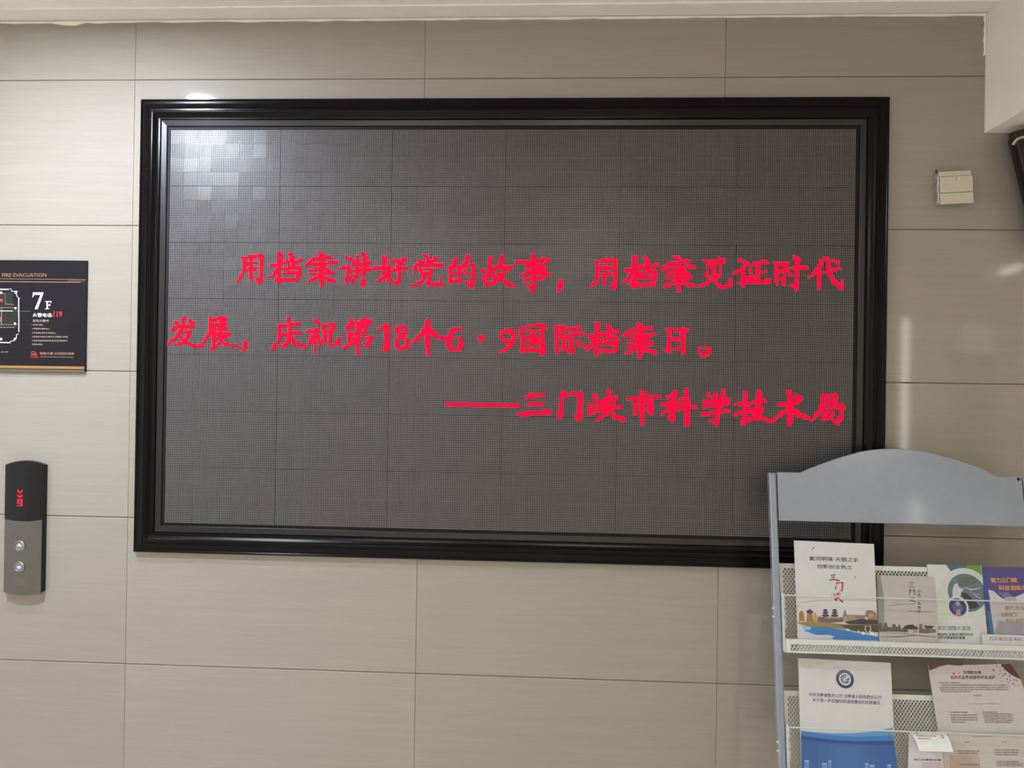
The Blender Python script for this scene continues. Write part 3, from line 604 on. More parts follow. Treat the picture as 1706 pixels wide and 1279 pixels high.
# rack frame of reference: local x = world x, local z = up along the lean, local y = away from the viewer
rack = empty('brochure_rack', (1.215, TOPY, TOPZ), (-LEAN, 0, 0)); tag(rack, 'grey metal brochure rack with arched header leaning in front of the tiled wall', 'rack')
class RMB(MB):                # shapes given in (X, w, s): converted to rack-local
    def build(s, name, parent=None, **k):
        return MB.build(s, name, parent, **k)
def L3(X, w, s): return (X - 1.215, -w, -s)
m_grey = mat('grey_powder_coat', (.245, .285, .365), .22, .2, .8, .03, 40, 0, None, 1.0)
m_whit = mat('white_coated_steel', (.62, .66, .64), .38, 0, .5, .04, 60)
def rbox(mb, X0, X1, w0, w1, s0, s1, m, bev=0): mb.box(L3(X0, w1, s1), L3(X1, w0, s0), m, bev)
BOT = (TOPZ - .0) / math.cos(LEAN)
for (a, c) in ((.8990, .9158), (1.5135, 1.5303)):
    q = MB(); vs = []
    rbox(q, a, c, -.012, .006, 0, BOT - .012, m_grey, .003); po = q.build('side_post', rack)
    side = -1 if a < 1 else 1
    for s_ in (.3275, .347, .6325, .652, .9375, .957):
        e = MB(); x_ = a if side < 0 else c
        e.tube([L3(x_, 0, s_), L3(x_ + side * .0022, 0, s_)], [.003, .0022], m_whit, 8); e.build('screw', po)
    ft = MB(); ft.box((a - .004 - 1.215, -.18, 0), (c + .004 - 1.215, .12, .03), m_grey, .003)
    fo = ft.build('foot', rack); 
    tgt = RP(1.215, BOT - .012, 0)
    fo.rotation_euler = (LEAN, 0, 0); fo.location = Matrix.Rotation(LEAN, 3, 'X') @ Vector((0, tgt.y - TOPY, -TOPZ))
# header panel with arch
arch = [(.9185, .1180), (1.5110, .1185), (1.5110, 0), (1.4590, .0010)]
import_pts = [(1.4519, .0018), (1.418, -.0175), (1.3825, -.0330), (1.354, -.0425), (1.3257, -.0495), (1.300, -.0562), (1.2756, -.0610), (1.250, -.0640), (1.2247, -.0655), (1.200, -.0655), (1.175, -.0642), (1.150, -.0612), (1.125, -.0565), (1.1065, -.0510), (1.080, -.0430), (1.055, -.0345), (1.0318, -.0255), (1.000, -.0120), (.9748, 0), (.9185, 0)]
out = arch + import_pts
q = MB(); pts = [(x - 1.215, -s_) for x, s_ in out]
cxm = sum(p[0] for p in pts) / len(pts); czm = sum(p[1] for p in pts) / len(pts)
ins = [(p[0] + (.0012 if p[0] < cxm else -.0012), p[1] + (.0016 if p[1] < czm else -.0012)) for p in pts]
n = len(pts)
vs = [(p[0], -.004, p[1]) for p in ins] + [(p[0], -.0025, p[1]) for p in pts] + [(p[0], .010, p[1]) for p in pts]
q.add(vs, [tuple(range(n)), tuple(range(3 * n - 1, 2 * n - 1, -1))] + [(k + i, k + n + i, k + n + (i + 1) % n, k + (i + 1) % n) for k in (0, n) for i in range(n)], m_grey)
hp = q.build('header_panel', rack)
q = MB(); q.ring((1.502 - 1.215, -.004), 0, .004, -.0046, m_black, 12); q.build('screw', hp)

def mesh_strands(mb, X0, X1, s0, s1, w, m, dx=.0083, ds=.0118, t=.0014):
    """expanded metal: two crossing families of thin strands clipped to the rectangle"""
    sl = ds / dx
    H = s1 - s0; Wd = X1 - X0; n = int((Wd + H / sl) / dx) + 2
    for fam in (1, -1):
        for k in range(-1, n + 1):
            c0 = k * dx
            # line: x = c0 - t/sl  (fam -1 mirrored)
            ta, tb = 0.0, H
            if c0 > Wd: ta = (c0 - Wd) * sl
            if c0 < H / sl: tb = min(H, c0 * sl)
            if tb - ta < .002: continue
            xa, xb = c0 - ta / sl, c0 - tb / sl
            if fam < 0: xa, xb = Wd - xa, Wd - xb
            A = Vector((X0 + xa, s0 + ta)); B_ = Vector((X0 + xb, s0 + tb)); d = (B_ - A).normalized(); e = Vector((-d.y, d.x)) * t / 2
            dw = .0003 * fam
            p = [A + e, A - e, B_ - e, B_ + e]
            vs = [L3(v.x, w + dw + .0004, v.y) for v in p] + [L3(v.x, w + dw - .0004, v.y) for v in p]
            mb.add(vs, [(0, 1, 2, 3), (7, 6, 5, 4), (0, 4, 5, 1), (2, 6, 7, 3), (1, 5, 6, 2), (3, 7, 4, 0)], m)
SX0, SX1 = .9195, 1.5100
def shelf(s0):
    """s0 = top of the back frame, measured down the lean"""
    wb, wf = -.020, .019; s1 = s0 + .204
    q = MB()
    rbox(q, SX0, SX1, wb - .001, wb + .001, s0, s0 + .0115, m_whit); rbox(q, SX0, SX0 + .011, wb - .001, wb + .001, s0 + .0115, s1, m_whit); rbox(q, SX1 - .011, SX1, wb - .001, wb + .001, s0 + .0115, s1, m_whit)
    rbox(q, SX0, SX1, wb - .001, wf, s1, s1 + .0015, m_whit)                                  # tray floor
    lt, lb = s0 + .175, s1
    rbox(q, SX0, SX1, wf - .0015, wf, lt, lt + .0105, m_whit); rbox(q, SX0, SX1, wf - .0015, wf, lb - .003, lb, m_whit)   # lip frame
    rbox(q, SX0, SX0 + .012, wf - .0015, wf, lt + .0105, lb - .003, m_whit); rbox(q, SX1 - .012, SX1, wf - .0015, wf, lt + .0105, lb - .003, m_whit)
    rbox(q, SX0, SX1, wf - .006, wf, lt - .0012, lt, m_whit)
    sh = q.build('shelf', rack)
    q = MB(); mesh_strands(q, SX0 + .008, SX1 - .008, s0 + .009, s1, wb + .0012, m_whit); o = q.build('mesh_back', sh); o['kind'] = 'stuff'
    q = MB(); mesh_strands(q, SX0 + .010, SX1 - .010, lt + .008, lb - .001, wf - .0022, m_whit, t=.0015); o = q.build('mesh_lip', sh); o['kind'] = 'stuff'
    q = MB(); q.tube([L3(SX0 - .003, .0245, s0 + .0725), L3(SX1 + .003, .0245, s0 + .0725)], .0016, m_whit, 8); q.build('retaining_rod', sh)
    for X in (SX0 - .0022, SX1 + .0006):
        q = MB(); pr = [(-.021, s0 + .03), (-.012, s0 + .03), (-.004, s0 + .068), (.027, s0 + .068), (.027, s0 + .078), (.021, s0 + .085), (.020, s1), (-.021, s1)]
        n_ = len(pr); vs = [L3(X, a_, b_) for a_, b_ in pr] + [L3(X + .0014, a_, b_) for a_, b_ in pr]
        q.add(vs, [tuple(range(n_ - 1, -1, -1)), tuple(range(n_, 2 * n_))] + [(i, (i + 1) % n_, n_ + (i + 1) % n_, n_ + i) for i in range(n_)], m_whit); q.build('side_bracket', sh)
        # flange of the bracket facing the room, with two screws
    q = MB(); rbox(q, SX0, SX0 + .0075, .004, .0052, s0 + .080, s0 + .150, m_whit); q.build('bracket_flange', sh)
    for s_ in (.106, .1255):
        q = MB(); q.tube([L3(SX0 + .004, .0053, s0 + s_), L3(SX0 + .004, .0085, s0 + s_)], [.0028, .0016], m_steel, 10); q.build('screw', sh)
for s0 in (.2215, .5205): shelf(s0)

# ------------------------------------------------------------------ printed matter
class Page:
    """a booklet or sheet standing in the rack. Its front face is a real plane: offset wt at s=st, wb at s=sb"""
    def __init__(s, name, label, cat, corners, st, wt, sb, wb, th, paper, bottom=None, group=None, bend=0.0):
        a, c = RP(0, st, wt), RP(0, sb, wb); d = (a - c).normalized()          # up along the page
        s.up = d; s.n = Vector((0, -d.z, d.y)); s.n = s.n if s.n.y < 0 else -s.n; s.p0 = c; s.bend = bend
        base = RP(0, bottom if bottom else sb, 0); t = (bottom - sb) if bottom else 0
        s.org = c - d * t
        P = [s.g(*q) for q in corners]                                        # corners TL, TR, BR, BL as x, v
        s.x0 = (P[-1][0] + P[-2][0]) / 2
        s.root = empty(name, (s.x0, s.org.y, s.org.z), (math.atan2(d.y, d.z) * -1, 0, 0))
        tag(s.root, label, cat, group)
        if bottom:                                                            # run the side edges down into the tray
            for (i, j) in ((len(P) - 1, 0), (len(P) - 2, len(P) - 3)):
                k = (P[i][0] - P[j][0]) / (P[i][1] - P[j][1] + 1e-9); P[i] = (P[j][0] + k * (0 - P[j][1]), 0.0)
        s.P = [(x - s.x0, v) for x, v in P]; s.th = th; s.paper = paper
        q = MB(); q.prism(s.P[::-1], 0, th, paper); s.body = q.build('cover' if th > .001 else 'sheet', s.root)
        s.pr = MB(); s.tx = MB()
    def g(s, x, y):
        p = survey(x, y, s.org, s.n); return (p.x, (p - s.org).dot(s.up))
    def l(s, x, y): a = s.g(x, y); return (a[0] - s.x0, a[1])
    def poly(s, pts, m, lay=1): s.pr.add([(p[0], -.00012 * lay, p[1]) for p in (s.l(*q) for q in pts)], [tuple(range(len(pts)))], m)
    def rib(s, pts, m, lay=2):
        k = .00149; s.pr.ribbon([s.l(a, b_) + (w_ * k,) for a, b_, w_ in pts], -.00012 * lay, m)
    def text(s, body, a, c, hpx, m, bold=.01, lay=2):
        put_text(s.tx, body, s.l(*a), s.l(*c), hpx * .00149, -.00012 * lay, m, bold)
    def disc(s, x, y, r, m, lay=2, r0=0, a0=0, a1=2 * PI):
        s.pr.ring(s.l(x, y), r0 * .00149, r * .00149, -.00012 * lay, m, 28, a0, a1)
    def done(s, name='cover_print'):
        if s.pr.v: s.pr.build(name, s.root)
        if s.tx.v: s.tx.build('printed_text', s.root)

paper = mat('white_coated_paper', (.59, .605, .625), .38, 0, .4, .02, 25)
paper_g = mat('grey_beige_paper', (.46, .45, .43), .5, 0, .3, .03, 25)
paper_p = mat('pinkish_paper', (.55, .52, .53), .45, 0, .35, .03, 25)
paper_w = mat('bright_paper', (.80, .82, .81), .45, 0, .3, .01, 25)

# 1  white cover with red calligraphy, old city skyline, lake and swans
A = Page('brochure', 'white brochure with red calligraphy, old city skyline and swans, leftmost on upper shelf', 'brochure', [(1323, 900), (1456, 906), (1463, 1067), (1329, 1066)], .165, -.0125, .42, .0105, .003, paper, .4235)
ink = flat((62, 60, 66))
A.text('黄河明珠 天鹅之城', (1348, 933.5), (1432, 936.5), 7.2, ink, .012)
A.text('创新创业热土', (1361, 946.5), (1420, 948.5), 7.0, ink, .012)
cal = flat((178, 36, 60))
c1 = lambda x, y, w_: (1280 + x / 5.813, 880 + y / 5.813, w_ / 5.813)
for st in ([(604, 454, 8), (650, 448, 13)], [(610, 477, 8), (645, 468, 12)], [(586, 502, 8), (635, 493, 12), (688, 508, 14)],
           [(655, 528, 10), (668, 522, 12), (660, 545, 8)], [(656, 552, 8), (652, 590, 12)], [(664, 528, 7), (722, 524, 12)], [(722, 522, 12), (716, 575, 14), (712, 608, 14), (690, 600, 8)],
           [(633, 628, 8), (640, 650, 10), (638, 672, 8)], [(610, 645, 8), (618, 668, 9)], [(656, 640, 8), (652, 668, 8)],
           [(660, 640, 7), (690, 625, 10), (700, 640, 8)], [(665, 622, 9), (682, 650, 10)], [(655, 668, 8), (700, 655, 9)], [(685, 650, 9), (665, 680, 12), (640, 690, 14)], [(655, 680, 10), (660, 705, 12)], [(680, 672, 8), (700, 700, 14), (725, 712, 20)]):
    A.rib([c1(*p) for p in st], cal)
A.rib([c1(420, 208, 6), c1(448, 182, 9)], flat((120, 116, 112))); A.rib([c1(836, 460, 5), c1(842, 486, 5)], flat((110, 106, 104)))
A.rib([(1329, 1004, .6), (1352, 1001, 1.6), (1400, 999, 1.2), (1461, 1000, .6)], flat((172, 170, 166)), 1)
pc = lambda x, y: (1325 + x / 12.186, 1000 + y / 12.186)
def P1(pts, c, lay=2): A.poly([pc(*p) for p in pts], flat(c), lay)
P1([(50, 440), (420, 430), (1000, 480), (1690, 480), (1690, 600), (1500, 660), (1000, 590), (600, 545), (300, 540), (60, 470)], (140, 128, 88), 1)
P1([(900, 500), (1690, 500), (1690, 640), (1480, 670), (1150, 615)], (78, 74, 56), 2)
P1([(110, 500), (300, 530), (600, 540), (1000, 600), (1350, 670), (1690, 740), (1690, 815), (800, 790), (420, 700), (200, 620)], (62, 122, 184), 3)
P1([(110, 500), (330, 540), (300, 600), (180, 600)], (140, 180, 210), 4)
P1([(60, 600), (200, 620), (420, 700), (700, 700), (790, 730), (740, 775), (400, 770), (180, 700)], (190, 200, 208), 4)
P1([(430, 610), (620, 620), (640, 690), (440, 690)], (60, 108, 176), 5)
P1([(75, 420), (75, 260), (100, 215), (150, 215), (175, 270), (195, 420)], (164, 118, 58))
P1([(220, 430), (240, 260), (345, 260), (370, 430)], (158, 112, 78)); P1([(215, 215), (300, 172), (370, 235), (345, 262), (245, 258)], (78, 62, 76), 3)
P1([(370, 430), (375, 270), (405, 235), (435, 300), (460, 430)], (186, 150, 66), 3)
P1([(440, 430), (465, 320), (520, 335), (960, 335), (970, 440), (700, 455)], (116, 92, 96))
P1([(600, 340), (940, 340), (940, 370), (600, 370)], (150, 142, 116), 3)
for ox in (0, 188):
    for (y0, y1, hw, ht) in ((172, 222, 52, 34), (228, 268, 68, 46), (280, 325, 82, 60)):
        P1([(610 + ox - hw, y1 - 16), (610 + ox - hw + 22, y0 + 8), (610 + ox, y0), (610 + ox + hw - 22, y0 + 8), (610 + ox + hw, y1 - 16), (610 + ox + ht, y1), (610 + ox - ht, y1)], (74, 60, 72), 3)
    P1([(582 + ox, 200), (638 + ox, 200), (648 + ox, 340), (572 + ox, 340)], (128, 116, 122), 2)
P1([(968, 420), (965, 290), (1003, 168), (1060, 320), (1060, 420)], (122, 130, 140), 3); P1([(985, 410), (990, 330), (1050, 330), (1050, 400)], (172, 158, 110), 4)
P1([(1060, 290), (1420, 300), (1420, 400), (1060, 420)], (140, 118, 100), 2); P1([(1060, 320), (1200, 310), (1240, 390), (1060, 410)], (150, 148, 104), 3)
P1([(970, 440), (1200, 400), (1350, 375), (1660, 400), (1690, 490), (1100, 480)], (74, 66, 72), 4)
P1([(1410, 300), (1440, 200), (1560, 200), (1640, 250), (1660, 400), (1500, 400)], (136, 120, 112), 3); P1([(1470, 290), (1540, 250), (1600, 290), (1560, 360), (1480, 350)], (190, 144, 108), 4)
for sx_ in (1380, 1560): P1([(sx_ - 45, 640), (sx_, 630), (sx_ + 50, 665), (sx_ + 20, 695), (sx_ - 30, 690)], (222, 224, 222), 5)
for (a_, b_) in ((1430, 1415), (1520, 1530)):
    A.rib([pc(a_ + 30 * (1 if a_ < 1500 else -1), 660) + (1.4,), pc(b_, 590) + (1.1,), pc(b_ + (10 if a_ < 1500 else -10), 520) + (1.0,), pc(b_ + (40 if a_ < 1500 else -40), 520) + (1.0,)], flat((228, 228, 222)), 5)
P1([(1025, 590), (1065, 570), (1110, 600), (1060, 615)], (220, 222, 216), 5); P1([(1260, 620), (1290, 605), (1310, 630), (1280, 640)], (200, 200, 190), 5)
A.done()

# 2  small grey-beige brochure with ink-wash skyline
A = Page('brochure', 'small grey-beige brochure with vertical title and ink-wash skyline beside the calligraphy brochure', 'brochure', [(1461, 958), (1555, 960), (1560, 1070), (1465, 1068)], .2424, -.0115, .42, .0125, .002, paper_g, .4235)
e2 = lambda x, y: (1460 + x / 10.655, 950 + y / 10.655)
def P2(pts, c, lay=2): A.poly([e2(*p) for p in pts], flat(c), lay)
dk = (70, 64, 64)
P2([(5, 80), (75, 85), (140, 500), (140, 1090), (40, 1090), (15, 500)], (138, 140, 130), 1)
for r_ in ([(580, 216, .7), (665, 216, .9)], [(598, 258, .6), (655, 256, .8)], [(570, 296, .8), (688, 298, .9)], [(590, 340, 1), (590, 440, .8)], [(670, 340, 1), (682, 430, 1.4)], [(590, 345, 1.4), (625, 345, 1.4)], [(645, 345, 1.4), (675, 345, 1.4)], [(590, 372, 1), (622, 372, 1)], [(648, 372, 1), (676, 372, 1)],
           [(590, 488, .9), (690, 488, 1)], [(650, 465, 1), (655, 495, 1)], [(580, 535, .8), (640, 530, 1.2), (695, 565, 1.6)], [(600, 600, .5), (680, 590, .6)]):
    A.rib([e2(a_, b_) + (w_,) for a_, b_, w_ in r_], flat((58, 54, 54)))
for i, ch in enumerate('中原风情画册'):
    y_ = 395 + i * 72; A.text(ch, e2(732, y_), e2(792, y_), 4.6, flat((92, 86, 84)), .01)
P2([(45, 1090), (45, 930), (90, 925), (115, 1030), (140, 930), (180, 925), (205, 1000), (270, 1010), (290, 950), (335, 950), (350, 1000), (385, 1000), (405, 940), (445, 1040), (540, 1030), (545, 1095), (300, 1085)], (96, 86, 84))
P2([(465, 1020), (510, 985), (560, 965), (640, 960), (690, 985), (745, 1015), (735, 1045), (480, 1045)], dk, 3)
for x_ in (490, 545, 660, 700): P2([(x_, 1040), (x_ + 14, 1040), (x_ + 14, 1105), (x_, 1105)], dk, 3)
P2([(755, 1110), (760, 950), (812, 950), (820, 1030), (860, 1035), (1050, 1045), (1058, 1100), (900, 1118)], (112, 100, 92))
P2([(835, 970), (900, 980), (1020, 985), (1005, 1015), (980, 1035), (880, 1035), (865, 1010)], dk, 3)
A.rib([e2(140, 640) + (.4,), e2(400, 600) + (2.4,), e2(600, 600) + (.6,)], flat((158, 150, 140)), 1); A.rib([e2(540, 720) + (.4,), e2(700, 730) + (2.6,), e2(1020, 740) + (.6,)], flat((152, 144, 134)), 1)
A.rib([e2(60, 1180) + (.6,), e2(380, 1178) + (1.6,), e2(700, 1150) + (1.4,), e2(1050, 1180) + (1.2,)], flat((104, 98, 92)), 2); A.rib([e2(60, 1105) + (.6,), e2(500, 1120) + (1.4,), e2(760, 1150) + (1.0,)], flat((140, 134, 126)), 2)
A.done()

# 3  white brochure with round photographs, blue and green corner
A = Page('brochure', 'white brochure with two round pictures and blue-green corner behind the grey-beige one', 'brochure', [(1545, 940), (1635, 942), (1646, 1072), (1551, 1070)], .2143, -.0165, .42, .0040, .002, paper, .4235)
e3 = lambda x, y: (1540 + x / 9.136, 935 + y / 9.136)
def P3(pts, c, lay=2): A.poly([e3(*p) for p in pts], flat(c), lay)
P3([(325, 45), (560, 55), (600, 120), (430, 190)], (62, 104, 134), 1); P3([(560, 55), (860, 66), (872, 225), (740, 160), (600, 125)], (104, 142, 66), 1)
P3([(520, 55), (640, 58), (640, 125), (540, 130)], (70, 120, 110), 2)
P3([(200, 400), (330, 420), (370, 1000), (260, 1000)], (196, 202, 184), 1)
A.disc(*e3(640, 480), 39.5, flat((198, 200, 198)), 3, 0, math.radians(-20), math.radians(200))
A.disc(*e3(645, 475), 30, flat((84, 124, 128)), 4, 26.8, math.radians(-98), math.radians(262)); A.disc(*e3(645, 475), 27, flat((104, 116, 132)), 4)
def P3b(pts, c): A.poly([e3(*p) for p in pts], flat(c), 5)
P3b([(425, 540), (428, 430), (455, 345), (500, 330), (530, 400), (600, 420), (560, 470), (545, 530)], (196, 194, 200)); P3b([(520, 260), (640, 230), (760, 250), (800, 320), (640, 370), (530, 380)], (92, 108, 98))
P3b([(560, 470), (650, 490), (760, 600), (840, 680), (760, 720), (640, 720)], (66, 64, 72))
for k_ in range(6): A.rib([e3(600 + 20 * k_, 400 + 8 * k_) + (1.0,), e3(720 + 15 * k_, 430 + 30 * k_) + (1.6,), e3(860, 400 + 55 * k_) + (.8,)], flat(((196, 204, 214), (84, 86, 118), (150, 164, 172))[k_ % 3]), 6)
A.disc(*e3(510, 690), 16.6, flat((208, 208, 208)), 7); A.disc(*e3(505, 695), 14, flat((64, 66, 112)), 8); A.disc(*e3(505, 700), 8, flat((94, 98, 138)), 9); A.poly([e3(*v) for v in ((470, 820), (490, 730), (530, 730), (560, 820))], flat((176, 136, 132)), 10)
A.disc(*e3(505, 640), 3.4, flat((150, 170, 190)), 10)
A.text('科技政策大宣讲', e3(215, 1050), e3(710, 1052), 7.2, flat((96, 142, 132)), .015)
A.text('豫西科技运输与仪器网点企业', e3(205, 1135), e3(745, 1132), 4.6, ink, .02); A.text('支持河南省的新能源', e3(205, 1183), e3(622, 1183), 4.6, ink, .02)
A.done()

# 4  violet-blue sky brochure
A = Page('brochure', 'violet-blue brochure with clouds and yellow-red lettering at the right end of upper shelf', 'brochure', [(1635, 944), (1716, 945), (1738, 1058), (1656, 1057)], .2155, -.0165, .42, .0090, .004, mat('violet_print', lin((84, 76, 132)), .3, 0, .4, .06, 14), .4235)
e4 = lambda x, y: (1630 + x / 9.132, 935 + y / 9.132)
def P4(pts, c, lay=2): A.poly([e4(*p) for p in pts], flat(c, .3), lay)
P4([(55, 90), (130, 90), (165, 600), (235, 1105), (180, 1105), (90, 600)], (64, 76, 140), 1); P4([(135, 760), (190, 760), (240, 1105), (185, 1105)], (52, 112, 158), 2)
P4([(165, 600), (420, 560), (900, 560), (980, 1110), (240, 1110)], (184, 178, 186), 1)
P4([(150, 430), (230, 450), (330, 540), (420, 590), (180, 610)], (196, 198, 206), 2); P4([(560, 540), (700, 480), (900, 470), (900, 600), (560, 600)], (200, 202, 206), 2)
P4([(300, 470), (460, 470), (520, 540), (400, 560)], (110, 112, 158), 2); P4([(420, 540), (540, 535), (600, 600), (380, 600)], (166, 168, 182), 3)
P4([(300, 900), (960, 930), (980, 1110), (240, 1110)], (150, 148, 160), 2)
A.text('魅力三门峡', e4(195, 325), e4(595, 322), 8.2, flat((206, 128, 96)), .03, 4); A.text('魅力三门峡', e4(195, 325), e4(595, 322), 8.2, flat((222, 178, 92)), .0, 5)
A.text('科技创新城', e4(312, 440), e4(760, 440), 8.2, flat((206, 128, 96)), .03, 4); A.text('科技创新城', e4(312, 440), e4(760, 440), 8.2, flat((222, 168, 120)), .0, 5)
ol = flat((150, 142, 74)); A.text('高技术企业', e4(405, 738), e4(790, 740), 6.4, ol, .02, 4); A.text('品牌服务', e4(342, 838), e4(605, 838), 6.4, ol, .02, 4); A.text('科技创新产业', e4(425, 930), e4(860, 934), 6.4, ol, .02, 4)
A.done()

# 5  low white leaflet
A = Page('leaflet', 'low white leaflet showing one line of grey text in front of the violet brochure', 'leaflet', [(1636, 1056), (1716, 1058), (1716, 1072), (1637, 1071)], .37, .0080, .42, .0130, .003, paper, .4235)
A.text('万人助万企·科技赋能', (1648, 1066.5), (1722, 1068.5), 5.6, flat((112, 116, 116)), .015)
A.done()

# 6  white and blue document
A = Page('document', 'white document with round blue emblem and blue city base, left on lower shelf', 'document', [(1330, 1096), (1484, 1104), (1492, 1279), (1335, 1279)], .4435, -.0135, .72, .0125, .003, paper, .7225)
c6 = lambda x, y: (1290 + x / 6.427, 1080 + y / 6.427)
nv = flat((70, 68, 108))
A.text('中共河南省委办公厅 河南省人民政府办公厅', c6(372, 512), c6(1152, 546), 5.8, nv, .012)
A.text('关于进一步加强科研诚信建设的实施意见', c6(408, 570), c6(1138, 604), 5.8, nv, .012)
c7 = lambda x, y: (1325 + x / 9.749, 1200 + y / 9.749)
def P6(pts, c, lay): A.poly([c7(*p) for p in pts], flat(c, .35), lay)
P6([(92, 165), (300, 185), (600, 205), (900, 205), (1200, 185), (1580, 115), (1760, 1500), (110, 1500)], (130, 146, 190), 1)
P6([(92, 165), (300, 185), (600, 208), (900, 212), (1100, 195), (1590, 200), (1760, 1500), (110, 1500)], (92, 152, 200), 2)
P6([(92, 168), (350, 205), (700, 248), (1000, 262), (1590, 240), (1760, 1500), (110, 1500)], (62, 124, 190), 3)
P6([(92, 245), (350, 280), (700, 320), (1000, 335), (1590, 325), (1760, 1500), (110, 1500)], (58, 80, 146), 4)
P6([(95, 300), (600, 360), (1000, 400), (1590, 390), (1760, 1500), (110, 1500)], (64, 98, 160), 5)
P6([(380, 360), (1280, 395), (1340, 1500), (330, 1500)], (66, 102, 164), 6); P6([(560, 385), (1120, 398), (1170, 1500), (520, 1500)], (69, 107, 168), 7); P6([(690, 440), (1000, 440), (1050, 1500), (640, 1500)], (72, 112, 172), 8)
for (x0, y0, x1) in ((148, 645, 218), (430, 690, 515), (535, 650, 580), (1130, 690, 1185), (1202, 720, 1280), (1490, 712, 1555)):
    P6([(x0, y0), (x1, y0), (x1 + 6, 1000), (x0, 1000)], (112, 140, 196), 9); P6([(x0, y0), (x1, y0), (x1, y0 + 18), (x0, y0 + 18)], (166, 190, 226), 10)
A.poly([(1331, 1097), (1400, 1100.5), (1345, 1113), (1332, 1108)], flat((196, 197, 192)), 1)
A.done()
q = MB(); ce = A.l(1407.6, 1131); k = .00149
q.ring(ce, 9.6 * k, 14.0 * k, -.0004, flat((68, 66, 110)), 40)
q.ring(ce, 5.0 * k, 6.7 * k, -.0004, flat((74, 84, 118)), 30, math.radians(60), math.radians(330)); q.ring((ce[0] - .5 * k, ce[1]), 2.4 * k, 3.6 * k, -.0005, flat((84, 98, 118)), 20, math.radians(40), math.radians(250))
poly(q, [(ce[0] + .2 * k, ce[1] - 1.5 * k), (ce[0] + 7.4 * k, ce[1] + 2.6 * k), (ce[0] + 6 * k, ce[1] - .8 * k)], -.0006, flat((48, 62, 74))); poly(q, [(ce[0] + .5 * k, ce[1] - 3 * k), (ce[0] + 6 * k, ce[1] - 1.5 * k), (ce[0] + 5 * k, ce[1] - 4.6 * k), (ce[0] + 1 * k, ce[1] - 5 * k)], -.0005, flat((84, 100, 124)))
for i in range(13):
    t = math.radians(30 + i * 10); q.add([(ce[0] + r_ * k * math.cos(t + d_), -.0005, ce[1] + r_ * k * math.sin(t + d_)) for r_, d_ in ((10.6, -.035), (13, -.03), (13, .03), (10.6, .035))], [(0, 1, 2, 3)], flat((150, 150, 184)))
q.build('emblem', A.root)

# 7  pinkish flyer with maroon corners
A = Page('flyer', 'pinkish blood donation flyer with maroon corners and rows of small print, lower shelf right', 'flyer', [(1546, 1107), (1620, 1107.5), (1684, 1105), (1697, 1124), (1707, 1150), (1716, 1190), (1728, 1279), (1572, 1279)], .4440, -.0140, .72, .0060, .0008, paper_p, .7225)
e7 = lambda x, y: (1550 + x / 10.936, 1105 + y / 10.936)
def P7(pts, c, lay=2): A.poly([e7(*p) for p in pts], flat(c), lay)
P7([(-40, 20), (640, 12), (560, 38), (450, 35), (320, 22), (180, 50), (20, 118), (-20, 130)], (112, 58, 70), 1)
P7([(1280, 8), (1465, 3), (1600, 200), (1640, 285), (1560, 250), (1470, 205), (1370, 125)], (92, 50, 58), 1)
rs = random.Random(9)
for (x_, y_) in ((1212, 58), (1268, 130), (1340, 118), (1360, 190), (1250, 205), (1325, 228), (1440, 232), (1280, 262), (1400, 280), (1458, 305), (1300, 322), (1420, 348), (1530, 300), (1575, 310), (1505, 368), (1550, 398), (1600, 396), (1445, 415), (1300, 50), (1150, 120)):
    A.disc(*e7(x_, y_), rs.uniform(.7, 1.3), flat((118, 58, 72)), 2)
A.text('无偿献血者', e7(600, 190), e7(930, 192), 5.2, flat((74, 64, 64)), .02)
A.text('临床用', e7(375, 286), e7(560, 286), 5.6, flat((176, 70, 72)), .02); A.text('血费用报销减免流程', e7(572, 286), e7(1190, 288), 5.6, flat((78, 66, 66)), .02)
A.poly([e7(*v) for v in ((395, 165), (430, 180), (462, 165), (440, 195), (415, 195))], flat((60, 66, 60)), 2); A.rib([e7(505, 170) + (1,), e7(535, 170) + (1,)], flat((150, 130, 128)))
tx = flat((104, 98, 98))
def lines(x0, x1, y, dy, n, last=1.0, dx=4, src='献血者及家庭成员临床用血费用报销办法由省内各医疗机构直接减免凭身份证无偿献血证办理'):
    for i in range(n):
        e = x1 if i < n - 1 else x0 + (x1 - x0) * last; ln = max(4, int((e - x0) / 30)); st = (i * 7) % (len(src) - 6)
        s_ = (src[st:] + src)[:ln]; A.text(s_, e7(x0 + dx * i, y + dy * i), e7(e + dx * i, y + dy * i + 4), 2.1, tx, .02)
lines(160, 550, 362, 0, 1); lines(215, 1400, 405, 0, 1); lines(170, 1420, 445, 38, 2); lines(200, 750, 520, 0, 1)
lines(370, 680, 900, 0, 1); lines(365, 850, 950, 44, 4, .55, 6); lines(960, 1220, 896, 0, 1); lines(960, 1500, 930, 38, 5, .9, 6)
A.rib([e7(690, 735) + (.5,), e7(1100, 730) + (1.3,), e7(1300, 735) + (.4,)], flat((150, 148, 146)), 1)
A.text('报销流程', e7(775, 598), e7(940, 600), 2.6, flat((140, 130, 130)), .01)
A.done()
